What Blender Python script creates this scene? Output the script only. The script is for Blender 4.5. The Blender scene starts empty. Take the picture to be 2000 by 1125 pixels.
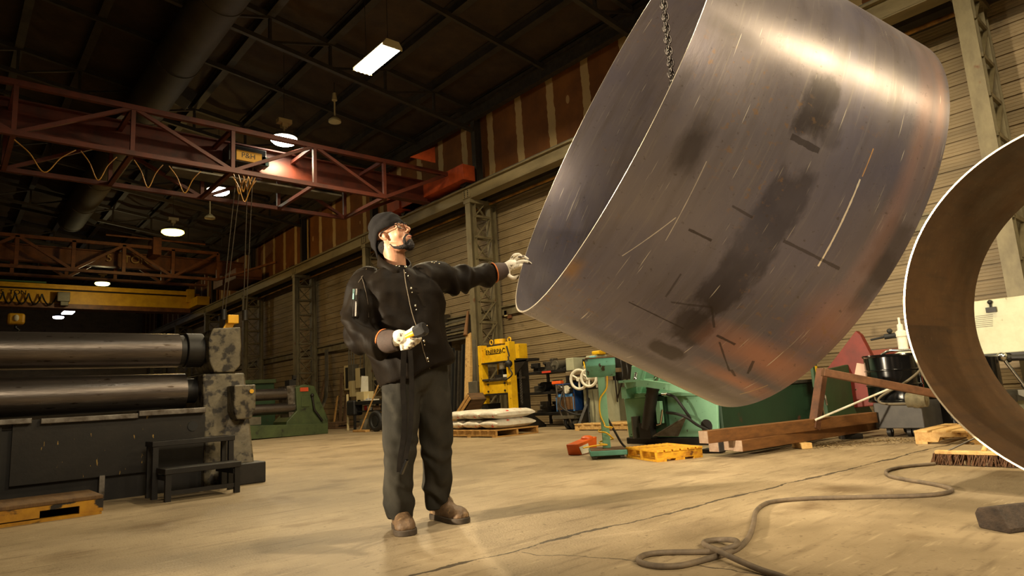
import bpy, bmesh, math, random
import numpy as np
from mathutils import Vector, Matrix, noise, Euler
random.seed(7)
SC = bpy.context.scene
COL = SC.collection
RAD = math.radians
# ------------------------------------------------------------------ camera
CAM_H = 0.68
F_PX = 1280.18
def _cam_axes(yaw, pitch, roll):
    cy, sy = math.cos(yaw), math.sin(yaw); cp, sp = math.cos(pitch), math.sin(pitch)
    f = Vector((sy*cp, cy*cp, sp)); r = Vector((cy, -sy, 0)); u = r.cross(f)
    cr, sr = math.cos(roll), math.sin(roll)
    return cr*r + sr*u, -sr*r + cr*u, f
CR, CU, CF = _cam_axes(RAD(41.5488), RAD(9.3606), RAD(-3.5345))
cam_d = bpy.data.cameras.new('camera'); cam = bpy.data.objects.new('camera', cam_d); COL.objects.link(cam)
cam.matrix_world = Matrix(((CR.x, CU.x, -CF.x, 0), (CR.y, CU.y, -CF.y, 0), (CR.z, CU.z, -CF.z, CAM_H), (0, 0, 0, 1)))
cam_d.sensor_width = 36; cam_d.lens = F_PX/2000*36; cam_d.clip_start = 0.05; cam_d.clip_end = 200
SC.camera = cam
CAMP = Vector((0, 0, CAM_H))
# measuring helpers: a photo pixel (2000 x 1125) turned into the world point where its sight line meets a real plane
def ray(px, py): return CR*((px-1000)/F_PX) - CU*((py-562.5)/F_PX) + CF
def G(px, py, z=0.0):
    d = ray(px, py); return CAMP + d*((z-CAM_H)/d.z)
def PX(px, py, X):
    d = ray(px, py); return CAMP + d*(X/d.x)
def PY(px, py, Y):
    d = ray(px, py); return CAMP + d*(Y/d.y)
def PD(px, py, dep): return CAMP + ray(px, py)*dep
def V(*a): return Vector(a)
# ------------------------------------------------------------------ view, world, lights
SC.view_settings.view_transform = 'Standard'; SC.view_settings.look = 'None'
SC.view_settings.gamma = 1; SC.view_settings.use_curve_mapping = False
SC.view_settings.exposure = EXPO = 0.0
w = bpy.data.worlds.new('hall_air'); SC.world = w; w.use_nodes = True
w.node_tree.nodes['Background'].inputs[0].default_value = (1.0, 0.80, 0.52, 1)
w.node_tree.nodes['Background'].inputs[1].default_value = 0.02
SC.cycles.use_denoising = True
SC.cycles.max_bounces = 5; SC.cycles.diffuse_bounces = 3; SC.cycles.glossy_bounces = 3; SC.cycles.transmission_bounces = 3
SC.cycles.sample_clamp_indirect = 6
WARM = (1.0, 0.83, 0.58)
def aim(o, target):
    d = (Vector(target) - o.location).normalized()
    o.rotation_euler = d.to_track_quat('-Z', 'Y').to_euler()
def spot(name, loc, target, power, size, blend, radius, color=WARM):
    l = bpy.data.lights.new(name, 'SPOT'); l.energy = power; l.spot_size = RAD(size); l.spot_blend = blend
    l.shadow_soft_size = radius; l.color = color
    o = bpy.data.objects.new(name, l); COL.objects.link(o); o.location = loc; aim(o, target); return o
def area(name, loc, target, power, sx, sy, color=WARM, spread=180):
    l = bpy.data.lights.new(name, 'AREA'); l.energy = power; l.shape = 'RECTANGLE'; l.size = sx; l.size_y = sy; l.color = color
    l.spread = RAD(spread)
    o = bpy.data.objects.new(name, l); COL.objects.link(o); o.location = loc; aim(o, target); return o
# unseen key strobe left of the frame, and the wide fill high behind the camera
spot('key_strobe', (-3.8, 4.6, 1.9), (2.6, 2.75, 1.6), 5600, 36, 0.5, 0.12)
area('front_fill', (0.5, -3.6, 4.6), (4.4, 2.4, 1.4), 125, 2.4, 1.6, spread=76)
# ------------------------------------------------------------------ mesh building
def basis(d, up=None):
    d = Vector(d).normalized()
    up = Vector(up) if up is not None else (Vector((0, 0, 1)) if abs(d.z) < 0.95 else Vector((1, 0, 0)))
    a = d.cross(up)
    if a.length < 1e-6: a = d.orthogonal()
    a.normalize(); b = a.cross(d).normalized()
    return a, b, d                      # side, up, along
class MB:
    def __init__(s): s.v = []; s.f = []; s.m = []; s.T = None; s.mi = 0
    def add(s, vs, fs, mi=None):
        n = len(s.v)
        for p in vs:
            p = Vector(p); s.v.append(s.T @ p if s.T is not None else p)
        mi = s.mi if mi is None else mi
        for f in fs: s.f.append([i+n for i in f]); s.m.append(mi)
        return s
    def box(s, x0, x1, y0, y1, z0, z1, mi=None):
        if x0 > x1: x0, x1 = x1, x0
        if y0 > y1: y0, y1 = y1, y0
        if z0 > z1: z0, z1 = z1, z0
        vs = [(x, y, z) for z in (z0, z1) for y in (y0, y1) for x in (x0, x1)]
        return s.add(vs, [(0, 2, 3, 1), (4, 5, 7, 6), (0, 1, 5, 4), (2, 6, 7, 3), (0, 4, 6, 2), (1, 3, 7, 5)], mi)
    def hexa(s, b, t, mi=None):          # bottom quad and top quad, same winding (ccw from above)
        return s.add(list(b)+list(t), [(3, 2, 1, 0), (4, 5, 6, 7), (0, 1, 5, 4), (1, 2, 6, 5), (2, 3, 7, 6), (3, 0, 4, 7)], mi)
    def beam(s, p0, p1, wd, ht, up=None, mi=None):
        p0, p1 = Vector(p0), Vector(p1); a, b, d = basis(p1-p0, up)
        vs = [p + a*(i*wd/2) + b*(j*ht/2) for p in (p0, p1) for j in (-1, 1) for i in (-1, 1)]
        return s.add(vs, [(0, 1, 3, 2), (4, 6, 7, 5), (0, 4, 5, 1), (2, 3, 7, 6), (0, 2, 6, 4), (1, 5, 7, 3)], mi)
    def ibeam(s, p0, p1, wd, ht, tf=.02, tw=.014, up=None, mi=None):
        p0, p1 = Vector(p0), Vector(p1); a, b, d = basis(p1-p0, up)
        P = [(-wd/2, -ht/2), (wd/2, -ht/2), (wd/2, -ht/2+tf), (tw/2, -ht/2+tf), (tw/2, ht/2-tf), (wd/2, ht/2-tf), (wd/2, ht/2), (-wd/2, ht/2), (-wd/2, ht/2-tf), (-tw/2, ht/2-tf), (-tw/2, -ht/2+tf), (-wd/2, -ht/2+tf)]
        return s.extrude(P, p0, a, b, p1-p0, mi)
    def angle(s, p0, p1, wd, t=.008, up=None, mi=None):
        p0, p1 = Vector(p0), Vector(p1); a, b, d = basis(p1-p0, up)
        P = [(0, 0), (wd, 0), (wd, t), (t, t), (t, wd), (0, wd)]
        return s.extrude(P, p0-a*wd/2-b*wd/2, a, b, p1-p0, mi)
    def extrude(s, poly, o, a, b, ext, mi=None):
        o = Vector(o); a = Vector(a); b = Vector(b); ext = Vector(ext); n = len(poly)
        ar = sum(poly[i][0]*poly[(i+1) % n][1]-poly[(i+1) % n][0]*poly[i][1] for i in range(n))
        if ar*(a.cross(b).dot(ext)) > 0: poly = poly[::-1]
        vs = [o + a*x + b*y for x, y in poly] + [o + a*x + b*y + ext for x, y in poly]
        fs = [tuple(range(n)), tuple(range(2*n-1, n-1, -1))] + [(i, i+n, (i+1) % n + n, (i+1) % n) for i in range(n)]
        return s.add(vs, fs, mi)
    def loft(s, rings, caps=True, closed=True, mi=None):
        n = len(rings[0]); vs = [p for r in rings for p in r]; fs = []
        for k in range(len(rings)-1):
            for i in range(n if closed else n-1):
                j = (i+1) % n; fs.append((k*n+i, k*n+j, (k+1)*n+j, (k+1)*n+i))
        if caps and closed:
            fs.append(tuple(range(n-1, -1, -1))); fs.append(tuple((len(rings)-1)*n+i for i in range(n)))
        return s.add(vs, fs, mi)
    def tube(s, path, r, seg=10, caps=True, loop=False, mi=None):
        path = [Vector(p) for p in path]; n = len(path)
        rr = r if isinstance(r, (list, tuple)) else [r]*n
        rings = []; prev = None
        for i in range(n):
            if loop: t = path[(i+1) % n]-path[i-1]
            else: t = path[min(i+1, n-1)]-path[max(i-1, 0)]
            if t.length < 1e-9: t = Vector((0, 0, 1))
            t.normalize()
            if prev is None: a, b, _ = basis(t)
            else:
                a = prev - t*prev.dot(t)
                if a.length < 1e-6: a, b, _ = basis(t)
                a.normalize(); b = a.cross(t)
            prev = a
            ri = rr[i]; ra, rb = ri if isinstance(ri, (list, tuple)) else (ri, ri)
            rings.append([path[i] + a*(ra*math.cos(-2*math.pi*k/seg)) + b*(rb*math.sin(-2*math.pi*k/seg)) for k in range(seg)])
        if loop: rings.append(rings[0]); caps = False
        return s.loft(rings[::-1] if False else rings, caps, True, mi)
    def cyl(s, p0, p1, r0, r1=None, seg=20, caps=True, mi=None):
        return s.tube([p0, p1], [r0, r0 if r1 is None else r1], seg, caps, mi=mi)
    def lathe(s, prof, o, axis=(0, 0, 1), seg=24, mi=None):       # prof: (radius, height along the axis)
        a, b, d = basis(axis); o = Vector(o)
        rings = [[o + d*h + a*(max(r, 1e-4)*math.cos(-2*math.pi*k/seg)) + b*(max(r, 1e-4)*math.sin(-2*math.pi*k/seg)) for k in range(seg)] for r, h in prof]
        return s.loft(rings, True, True, mi)
    def ring(s, o, axis, R0, R1, h, seg=48, mi=None):
        return s.loft_loop([(R1, 0), (R1, h), (R0, h), (R0, 0)], o, axis, seg, mi)
    def loft_loop(s, prof, o, axis, seg=48, mi=None):
        a, b, d = basis(axis); o = Vector(o); n = len(prof); vs = []; fs = []
        for k in range(seg):
            c, q = math.cos(2*math.pi*k/seg), math.sin(2*math.pi*k/seg)
            vs += [o + d*h + a*(r*c) + b*(r*q) for r, h in prof]
        for k in range(seg):
            for i in range(n):
                j = (i+1) % n; k2 = (k+1) % seg
                fs.append((k*n+i, k*n+j, k2*n+j, k2*n+i))
        return s.add(vs, fs, mi)
    def torus(s, o, axis, R, r, seg=32, sec=8, mi=None):
        a, b, d = basis(axis); o = Vector(o)
        return s.tube([o + a*(R*math.cos(2*math.pi*k/seg)) + b*(R*math.sin(2*math.pi*k/seg)) for k in range(seg)], r, sec, loop=True, mi=mi)
    def ball(s, c, r, seg=16, rot=None, mi=None):
        c = Vector(c); r = Vector((r, r, r)) if not hasattr(r, '__len__') else Vector(r); vs = []; fs = []
        h = seg//2
        for i in range(1, h):
            for k in range(seg):
                p = Vector((math.sin(math.pi*i/h)*math.cos(2*math.pi*k/seg)*r.x, math.sin(math.pi*i/h)*math.sin(2*math.pi*k/seg)*r.y, math.cos(math.pi*i/h)*r.z))
                vs.append(c + (rot @ p if rot is not None else p))
        t = Vector((0, 0, r.z)); t = rot @ t if rot is not None else t
        n = len(vs); vs += [c+t, c-t]
        for i in range(h-2):
            for k in range(seg):
                j = (k+1) % seg; fs.append((i*seg+k, (i+1)*seg+k, (i+1)*seg+j, i*seg+j))
        for k in range(seg):
            j = (k+1) % seg; fs.append((n, k, j)); fs.append((n+1, (h-2)*seg+j, (h-2)*seg+k))
        return s.add(vs, fs, mi)
    def mesh(s, name):
        me = bpy.data.meshes.new(name); me.from_pydata(s.v, [], s.f); me.polygons.foreach_set('material_index', s.m)
        me.update(); return me
    def build(s, name, mats, parent=None, smooth=None, bevel=0, fixn=True, subs=0):
        me = s.mesh(name)
        if fixn:
            bm = bmesh.new(); bm.from_mesh(me); bmesh.ops.recalc_face_normals(bm, faces=bm.faces); bm.to_mesh(me); bm.free()
        return finish(name, me, mats, parent, smooth, bevel, subs)
WLOC = {}
def finish(name, me, mats, parent=None, smooth=None, bevel=0, subs=0):
    for m in (mats if isinstance(mats, (list, tuple)) else [mats]): me.materials.append(m)
    n = len(me.vertices); co = np.empty(n*3, 'f'); me.vertices.foreach_get('co', co); co = co.reshape(-1, 3)
    lo, hi = co.min(0), co.max(0); org = Vector(((lo[0]+hi[0])/2, (lo[1]+hi[1])/2, lo[2]))
    me.transform(Matrix.Translation(-org))
    o = bpy.data.objects.new(name, me); COL.objects.link(o)
    if parent is not None:
        o.parent = parent; o.location = org - WLOC[parent.name]
    else: o.location = org
    WLOC[o.name] = org
    if smooth is not None:
        me.polygons.foreach_set('use_smooth', [True]*len(me.polygons)); me.set_sharp_from_angle(angle=RAD(smooth))
    if bevel:
        b = o.modifiers.new('bevel', 'BEVEL'); b.width = bevel; b.segments = 2; b.limit_method = 'ANGLE'; b.angle_limit = RAD(40)
        b.harden_normals = False
    if subs:
        b = o.modifiers.new('subd', 'SUBSURF'); b.levels = subs; b.render_levels = subs
    return o
def tag(o, label, cat, group=None, kind=None):
    o['label'] = label; o['category'] = cat
    if group: o['group'] = group
    if kind: o['kind'] = kind
    return o
def struct(o): o['kind'] = 'structure'; return o
def thing(name, label, cat, loc=(0, 0, 0), group=None):
    o = bpy.data.objects.new(name, None); COL.objects.link(o); o.location = Vector(loc); o.empty_display_size = .1
    WLOC[o.name] = Vector(loc); return tag(o, label, cat, group)
def dup(root, loc, rotz=0, label=None, scale=1):
    r = root.copy(); COL.objects.link(r); r.location = loc; r.rotation_euler = (0, 0, rotz); r.scale = (scale,)*3
    if label: r['label'] = label
    WLOC[r.name] = Vector(loc)
    for ch in list(root.children):
        c = ch.copy(); COL.objects.link(c); c.parent = r; WLOC[c.name] = WLOC[r.name] + c.location
        for g in list(ch.children):
            d = g.copy(); COL.objects.link(d); d.parent = c
    return r
def merged(mb, voxel, smooth_it=4, fac=.5):            # union of overlapping closed shapes into one skin
    me = mb.mesh('tmp'); o = bpy.data.objects.new('tmp', me); COL.objects.link(o)
    bm = bmesh.new(); bm.from_mesh(me); bmesh.ops.recalc_face_normals(bm, faces=bm.faces); bm.to_mesh(me); bm.free()
    m = o.modifiers.new('r', 'REMESH'); m.mode = 'VOXEL'; m.voxel_size = voxel
    if smooth_it:
        k = o.modifiers.new('s', 'SMOOTH'); k.factor = fac; k.iterations = smooth_it
    dg = bpy.context.evaluated_depsgraph_get(); dg.update()
    out = bpy.data.meshes.new_from_object(o.evaluated_get(dg))
    bpy.data.objects.remove(o); bpy.data.meshes.remove(me)
    return out
def displace(me, fn):
    n = len(me.vertices); co = np.empty(n*3, 'f'); me.vertices.foreach_get('co', co)
    no = np.empty(n*3, 'f'); me.vertices.foreach_get('normal', no); co = co.reshape(-1, 3); no = no.reshape(-1, 3)
    d = np.array([fn(Vector(co[i]), Vector(no[i])) for i in range(n)])
    co += no*d[:, None]; me.vertices.foreach_set('co', co.ravel()); me.update()
def catmull(pts, n=8):
    P = [Vector(p) for p in pts]; P = [P[0]*2-P[1]] + P + [P[-1]*2-P[-2]]; out = []
    for i in range(1, len(P)-2):
        p0, p1, p2, p3 = P[i-1:i+3]
        for k in range(n):
            t = k/n; out.append(.5*((2*p1)+(p2-p0)*t+(2*p0-5*p1+4*p2-p3)*t*t+(3*p1-p0-3*p2+p3)*t**3))
    return out + [P[-2]]
def text_mesh(body, size, name='tmp'):                 # flat lettering in the local xy plane, a little depth
    c = bpy.data.curves.new(name, 'FONT'); c.body = body; c.size = size; c.align_x = 'CENTER'; c.align_y = 'CENTER'; c.extrude = .002
    o = bpy.data.objects.new(name, c); COL.objects.link(o); dg = bpy.context.evaluated_depsgraph_get(); dg.update()
    me = bpy.data.meshes.new_from_object(o.evaluated_get(dg)); bpy.data.objects.remove(o); return me
def letter(body, size, center, right, up, m, parent, name='lettering', sx=1):
    me = text_mesh(body, size); right = Vector(right).normalized(); up = Vector(up).normalized(); nn = right.cross(up)
    c = Vector(center)
    me.transform(Matrix(((right.x*sx, up.x, nn.x, c.x), (right.y*sx, up.y, nn.y, c.y), (right.z*sx, up.z, nn.z, c.z), (0, 0, 0, 1))))
    return finish(name, me, m, parent)
# ------------------------------------------------------------------ materials
def lin(c):
    return tuple(((x/255)/12.92 if x/255 <= .04045 else ((x/255+.055)/1.055)**2.4) for x in c) + (1,)
def mat(name, c, rough=.6, metal=0, c2=None, scale=6, lo=.35, hi=.65, bump=0, bscale=60, stretch=(1, 1, 1), spot=None, spot_scale=20, spot_lo=.62, spot_hi=.68, emis=None, estr=0, detail=6, coat=0, rough2=None, spot_stretch=(1, 1, 1), sheen=0, spec=None):
    m = bpy.data.materials.new(name); m.use_nodes = True; nt = m.node_tree; N = nt.nodes; L = nt.links; b = N['Principled BSDF']
    b.inputs['Base Color'].default_value = lin(c); b.inputs['Roughness'].default_value = rough; b.inputs['Metallic'].default_value = metal
    if coat: b.inputs['Coat Weight'].default_value = coat; b.inputs['Coat Roughness'].default_value = .15
    if spec is not None: b.inputs['Specular IOR Level'].default_value = spec
    if sheen: b.inputs['Sheen Weight'].default_value = sheen
    if emis: b.inputs['Emission Color'].default_value = lin(emis); b.inputs['Emission Strength'].default_value = estr
    if c2 or spot or bump:
        tc = N.new('ShaderNodeTexCoord'); mp = N.new('ShaderNodeMapping'); mp.inputs['Scale'].default_value = stretch; L.new(tc.outputs['Object'], mp.inputs[0])
    out = None
    if c2:
        n = N.new('ShaderNodeTexNoise'); n.inputs['Scale'].default_value = scale; n.inputs['Detail'].default_value = detail; n.inputs['Roughness'].default_value = .65; L.new(mp.outputs[0], n.inputs[0])
        r = N.new('ShaderNodeValToRGB'); r.color_ramp.elements[0].position = lo; r.color_ramp.elements[0].color = lin(c); r.color_ramp.elements[1].position = hi; r.color_ramp.elements[1].color = lin(c2)
        L.new(n.outputs['Fac'], r.inputs[0]); out = r.outputs[0]
        if rough2 is not None:
            q = N.new('ShaderNodeMapRange'); q.inputs[1].default_value = lo; q.inputs[2].default_value = hi; q.inputs[3].default_value = rough; q.inputs[4].default_value = rough2
            L.new(n.outputs['Fac'], q.inputs[0]); L.new(q.outputs[0], b.inputs['Roughness'])
    if spot:
        mp2 = N.new('ShaderNodeMapping'); mp2.inputs['Scale'].default_value = spot_stretch; L.new(tc.outputs['Object'], mp2.inputs[0])
        n = N.new('ShaderNodeTexNoise'); n.inputs['Scale'].default_value = spot_scale; n.inputs['Detail'].default_value = 5; L.new(mp2.outputs[0], n.inputs[0])
        r = N.new('ShaderNodeMapRange'); r.inputs[1].default_value = spot_lo; r.inputs[2].default_value = spot_hi; L.new(n.outputs['Fac'], r.inputs[0])
        x = N.new('ShaderNodeMix'); x.data_type = 'RGBA'; x.inputs[6].default_value = lin(c); x.inputs[7].default_value = lin(spot)
        if out: L.new(out, x.inputs[6])
        L.new(r.outputs[0], x.inputs[0]); out = x.outputs[2]
    if out: L.new(out, b.inputs['Base Color'])
    if bump:
        n = N.new('ShaderNodeTexNoise'); n.inputs['Scale'].default_value = bscale; n.inputs['Detail'].default_value = 4; L.new(mp.outputs[0], n.inputs[0])
        u = N.new('ShaderNodeBump'); u.inputs['Strength'].default_value = bump; u.inputs['Distance'].default_value = .01; L.new(n.outputs['Fac'], u.inputs['Height']); L.new(u.outputs[0], b.inputs['Normal'])
    return m
def emit(name, c, s):
    m = bpy.data.materials.new(name); m.use_nodes = True; nt = m.node_tree; nt.nodes.clear()
    o = nt.nodes.new('ShaderNodeOutputMaterial'); e = nt.nodes.new('ShaderNodeEmission'); e.inputs[0].default_value = lin(c); e.inputs[1].default_value = s
    nt.links.new(e.outputs[0], o.inputs[0]); return m
# ------------------------------------------------------------------ material library
M = {}
M['siding'] = mat('tan_siding', (146, 127, 95), .55, .0, (114, 98, 70), 1.3, .35, .7, .15, 40, (1, .35, 2.5), (96, 80, 56), 3, .6, .75)
M['upper'] = None
M['roof'] = mat('brown_insulation', (68, 50, 30), .85, 0, (44, 32, 19), 2.2, .3, .7, .5, 14)
M['seam'] = mat('insulation_seam', (58, 44, 28), .9)
M['dark_steel'] = mat('dark_steel', (62, 54, 42), .6, .2, (40, 35, 28), 8)
M['purlin'] = mat('dark_roof_steel', (58, 50, 38), .7, 0, (40, 34, 26), 4)
M['col_steel'] = mat('column_paint', (122, 112, 84), .5, .1, (88, 78, 56), 3.5, .4, .7, .1, 30, (1, 1, .5), (92, 58, 32), 5, .66, .72)
M['rail_paint'] = mat('rail_paint', (140, 126, 92), .5, .1, (106, 94, 66), 2, .35, .65, .08, 50, (1, .3, 1))
M['rust_line'] = mat('rusty_pipe', (176, 128, 48), .55, 0, (96, 60, 22), 1.5, .4, .6)
M['red_crane'] = mat('red_crane_paint', (92, 34, 12), .6, 0, (58, 21, 8), 3, .35, .7)
M['orange_crane'] = mat('orange_crane_paint', (186, 78, 34), .5, 0, (130, 52, 24), 3, .35, .7)
M['brown_crane'] = mat('brown_crane_paint', (124, 74, 34), .5, 0, (84, 46, 22), 3)
M['yellow'] = mat('crane_yellow', (222, 168, 24), .5, 0, (190, 138, 16), 2.5, .35, .7)
M['press_yellow'] = mat('press_yellow', (228, 182, 22), .42, 0, (196, 146, 14), 4, .4, .7, 0, 60, (1, 1, 1), (52, 40, 16), 14, .66, .7)
M['black'] = mat('black_steel', (24, 22, 20), .5, .2, (38, 34, 30), 7)
M['blackpaint'] = mat('black_gloss', (10, 10, 11), .16, 0, coat=.4)
M['rubber'] = mat('black_rubber', (20, 19, 18), .6)
M['chrome'] = mat('bright_steel', (200, 198, 190), .22, 1)
M['steel'] = mat('worn_steel', (120, 114, 106), .42, .8, (84, 78, 70), 10)
M['galv'] = mat('galvanised', (112, 106, 92), .5, .4, (88, 84, 72), 3)
M['white'] = mat('white_paint', (226, 222, 206), .5, 0, (186, 178, 150), 4, .45, .75)
M['wire'] = mat('thin_wire', (70, 62, 50), .5, .5)
M['wood'] = mat('raw_pine', (200, 158, 92), .65, 0, (150, 106, 54), 3, .3, .7, .2, 30, (1, 6, 6))
M['wood2'] = mat('pale_pine', (222, 186, 122), .65, 0, (186, 142, 80), 3, .3, .7, .2, 30, (1, 8, 8), (120, 78, 36), 9, .64, .7)
M['oldwood'] = mat('old_wood', (110, 82, 52), .8, 0, (66, 48, 30), 4, .3, .7, .4, 25, (1, 7, 7))
M['yellow_wood'] = mat('yellow_painted_wood', (222, 166, 34), .6, 0, (176, 112, 30), 5, .45, .66, .2, 30, (1, 5, 5), (110, 70, 28), 12, .63, .68)
M['lamp_glow'] = emit('lamp_glow', (255, 250, 226), 40)
M['tube_glow'] = emit('tube_glow', (255, 250, 222), 22)
M['sodium_glow'] = emit('amber_glow', (255, 214, 92), 12)
M['cool_glow'] = emit('cool_glow', (236, 236, 255), 14)
M['dim_glow'] = emit('dim_glow', (255, 240, 150), 5)
M['ivory'] = mat('ivory_enamel', (196, 178, 130), .45)
M['duct'] = mat('duct_sheet', (58, 50, 36), .75, 0, (44, 38, 28), 1.5)

def wall_board():                                   # brown board with pale taped joints and filled screw patches
    m = mat('taped_wallboard', (138, 84, 28), .75, 0, (94, 52, 18), 1.1, .3, .75, .15, 20, (1, 1, 1)); nt = m.node_tree; N = nt.nodes; L = nt.links; b = N['Principled BSDF']
    src = b.inputs['Base Color'].links[0].from_socket
    tc = N.new('ShaderNodeTexCoord'); sp = N.new('ShaderNodeSeparateXYZ'); L.new(tc.outputs['Object'], sp.inputs[0])
    nz = N.new('ShaderNodeTexNoise'); nz.inputs['Scale'].default_value = 5; L.new(tc.outputs['Object'], nz.inputs[0])
    def mth(op, a, bb):
        n = N.new('ShaderNodeMath'); n.operation = op
        for i, q in enumerate((a, bb)):
            if q is None: continue
            if isinstance(q, (int, float)): n.inputs[i].default_value = q
            else: L.new(q, n.inputs[i])
        return n.outputs[0]
    y = mth('ADD', sp.outputs[1], mth('MULTIPLY', nz.outputs['Fac'], .1))
    f = mth('ABSOLUTE', mth('SUBTRACT', mth('FRACT', mth('DIVIDE', y, 1.16), None), .5), None)
    strip = mth('LESS_THAN', f, .105)
    x = N.new('ShaderNodeMix'); x.data_type = 'RGBA'; L.new(src, x.inputs[6]); x.inputs[7].default_value = lin((190, 160, 108)); L.new(strip, x.inputs[0])
    vo = N.new('ShaderNodeTexVoronoi'); vo.inputs['Scale'].default_value = 1; mp = N.new('ShaderNodeMapping'); mp.inputs['Scale'].default_value = (0, 1.72, .9); L.new(tc.outputs['Object'], mp.inputs[0]); L.new(mp.outputs[0], vo.inputs[0])
    pt = mth('LESS_THAN', vo.outputs['Distance'], .1)
    x2 = N.new('ShaderNodeMix'); x2.data_type = 'RGBA'; L.new(x.outputs[2], x2.inputs[6]); x2.inputs[7].default_value = lin((180, 142, 92)); L.new(pt, x2.inputs[0])
    L.new(x2.outputs[2], b.inputs['Base Color']); return m
M['upper'] = wall_board()

def concrete():
    m = mat('worn_concrete', (170, 150, 118), .62, 0, (124, 107, 80), .9, .3, .72, .25, 90, (1, 1, 1), (104, 82, 52), 2.2, .6, .8, rough2=.5); nt = m.node_tree; N = nt.nodes; L = nt.links; b = N['Principled BSDF']
    src = b.inputs['Base Color'].links[0].from_socket
    tc = N.new('ShaderNodeTexCoord')
    def mth(op, a, bb=None):
        n = N.new('ShaderNodeMath'); n.operation = op
        for i, q in enumerate((a, bb)):
            if q is None: continue
            if isinstance(q, (int, float)): n.inputs[i].default_value = q
            else: L.new(q, n.inputs[i])
        return n.outputs[0]
    def mix(fac, a, c):
        x = N.new('ShaderNodeMix'); x.data_type = 'RGBA'; L.new(a, x.inputs[6]); x.inputs[7].default_value = lin(c); L.new(fac, x.inputs[0]); return x.outputs[2]
    def nz(scale, stretch=(1, 1, 1), rot=0, det=6):
        mp = N.new('ShaderNodeMapping'); mp.inputs['Scale'].default_value = stretch; mp.inputs['Rotation'].default_value = (0, 0, rot); L.new(tc.outputs['Object'], mp.inputs[0])
        n = N.new('ShaderNodeTexNoise'); n.inputs['Scale'].default_value = scale; n.inputs['Detail'].default_value = det; L.new(mp.outputs[0], n.inputs[0]); return n.outputs['Fac']
    def ramp(v, a, c):
        r = N.new('ShaderNodeMapRange'); r.inputs[1].default_value = a; r.inputs[2].default_value = c; L.new(v, r.inputs[0]); return r.outputs[0]
    c = mix(mth('MULTIPLY', ramp(nz(2.2, (1.2, 9, 1), .25), .56, .72), .5), src, (92, 74, 50))     # swept streaks
    c = mix(mth('MULTIPLY', ramp(nz(3.0, (1.5, 14, 1), -.5), .62, .7), .28), c, (206, 184, 146))   # pale scuffs
    c = mix(mth('MULTIPLY', ramp(nz(38, (1, 1, 1), 0, 3), .64, .7), .5), c, (84, 66, 44))         # grit
    c = mix(mth('MULTIPLY', ramp(nz(1.1, (1, 1.6, 1), .8), .58, .66), .35), c, (96, 78, 54))      # oil marks
    sp = N.new('ShaderNodeSeparateXYZ'); L.new(tc.outputs['Object'], sp.inputs[0])
    # the crack that runs across the floor (world y about 2.3, the floor's origin sits at FLOOR_C)
    yy = mth('SUBTRACT', mth('ADD', sp.outputs[1], FLOOR_C[1]), mth('SUBTRACT', 2.47, mth('MULTIPLY', mth('ADD', sp.outputs[0], FLOOR_C[0]), .06)))
    yy = mth('ADD', yy, mth('MULTIPLY', mth('SUBTRACT', nz(2.4), .5), .18)); yy = mth('ADD', yy, mth('MULTIPLY', mth('SUBTRACT', nz(30), .5), .03))
    wid = mth('ADD', .006, mth('MULTIPLY', ramp(nz(5), .4, .7), .02))
    c = mix(mth('MULTIPLY', mth('LESS_THAN', mth('ABSOLUTE', yy), wid), .85), c, (44, 34, 22))
    x2 = mth('SUBTRACT', mth('ADD', sp.outputs[0], FLOOR_C[0]), mth('ADD', 2.0, mth('MULTIPLY', mth('SUBTRACT', mth('ADD', sp.outputs[1], FLOOR_C[1]), 2.3), -.28)))
    x2 = mth('ADD', x2, mth('MULTIPLY', mth('SUBTRACT', nz(4.5), .5), .16))
    near = mth('LESS_THAN', mth('ABSOLUTE', mth('SUBTRACT', mth('ADD', sp.outputs[1], FLOOR_C[1]), 1.7)), .6)
    c = mix(mth('MULTIPLY', mth('MULTIPLY', mth('LESS_THAN', mth('ABSOLUTE', x2), .005), near), .8), c, (44, 34, 22))
    L.new(c, b.inputs['Base Color']); return m
FLOOR_C = (-1.9, 21.5)
M['floor'] = concrete()

# ------------------------------------------------------------------ the setting
XC, XW = 10.2, 11.2            # crane rail / column front, siding
YCOL = [1.95 + 5.56*i for i in range(9)]
f = MB(); f.box(-15, 11.2, -9, 52, -.12, 0); struct(f.build('floor', M['floor']))
def siding(x0, ya, yb, z0, z1, name):
    prof = []; z = z0; P = .21
    while z < z1 - .01:
        for dz, dx in ((0, .024), (.014, .024), (.018, 0), (.055, 0), (.059, .005), (.067, .005), (.071, 0), (.105, 0), (.109, .005), (.117, .005), (.121, 0), (.155, 0), (.159, .005), (.167, .005), (.171, 0), (.205, 0)):
            prof.append((x0+dx, min(z+dz, z1)))
        z += P
    m = MB(); vs = [(x, y, z) for y in (ya, yb) for x, z in prof]; n = len(prof)
    m.add(vs, [(i, i+1, n+i+1, n+i) for i in range(n-1)])
    m.box(x0+.03, x0+.16, ya, yb, z0, z1)
    return struct(m.build(name, M['siding'], fixn=False))
siding(XW, -9, 52, 0, 5.86, 'wall_right')
u = MB(); u.box(10.86, 11.0, -9, 52, 6.0, 8.75); struct(u.build('wall_right_upper', M['upper']))
e = MB()
for i in range(70):
    x = -15 + i*.38; e.box(x, x+.33, 52, 52.06, 0, 11.5); e.box(x+.33, x+.38, 52.02, 52.06, 0, 11.5)
struct(e.build('wall_end', M['siding']))
def roofz(x): return 8.66 + .136*(10.5-x) if x > -2 else 8.66 + .136*(12.5+2+x)
PURX = [10.62, 9.28, 7.86, 6.42, 5.02, 3.66, 2.3, 1.03, -.3, -1.7]
r = MB(); xs = []; ys = []
for a, b in zip(PURX[:-1], PURX[1:]): xs += [a + (b-a)*t for t in (0, .2, .4, .6, .8)]
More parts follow.
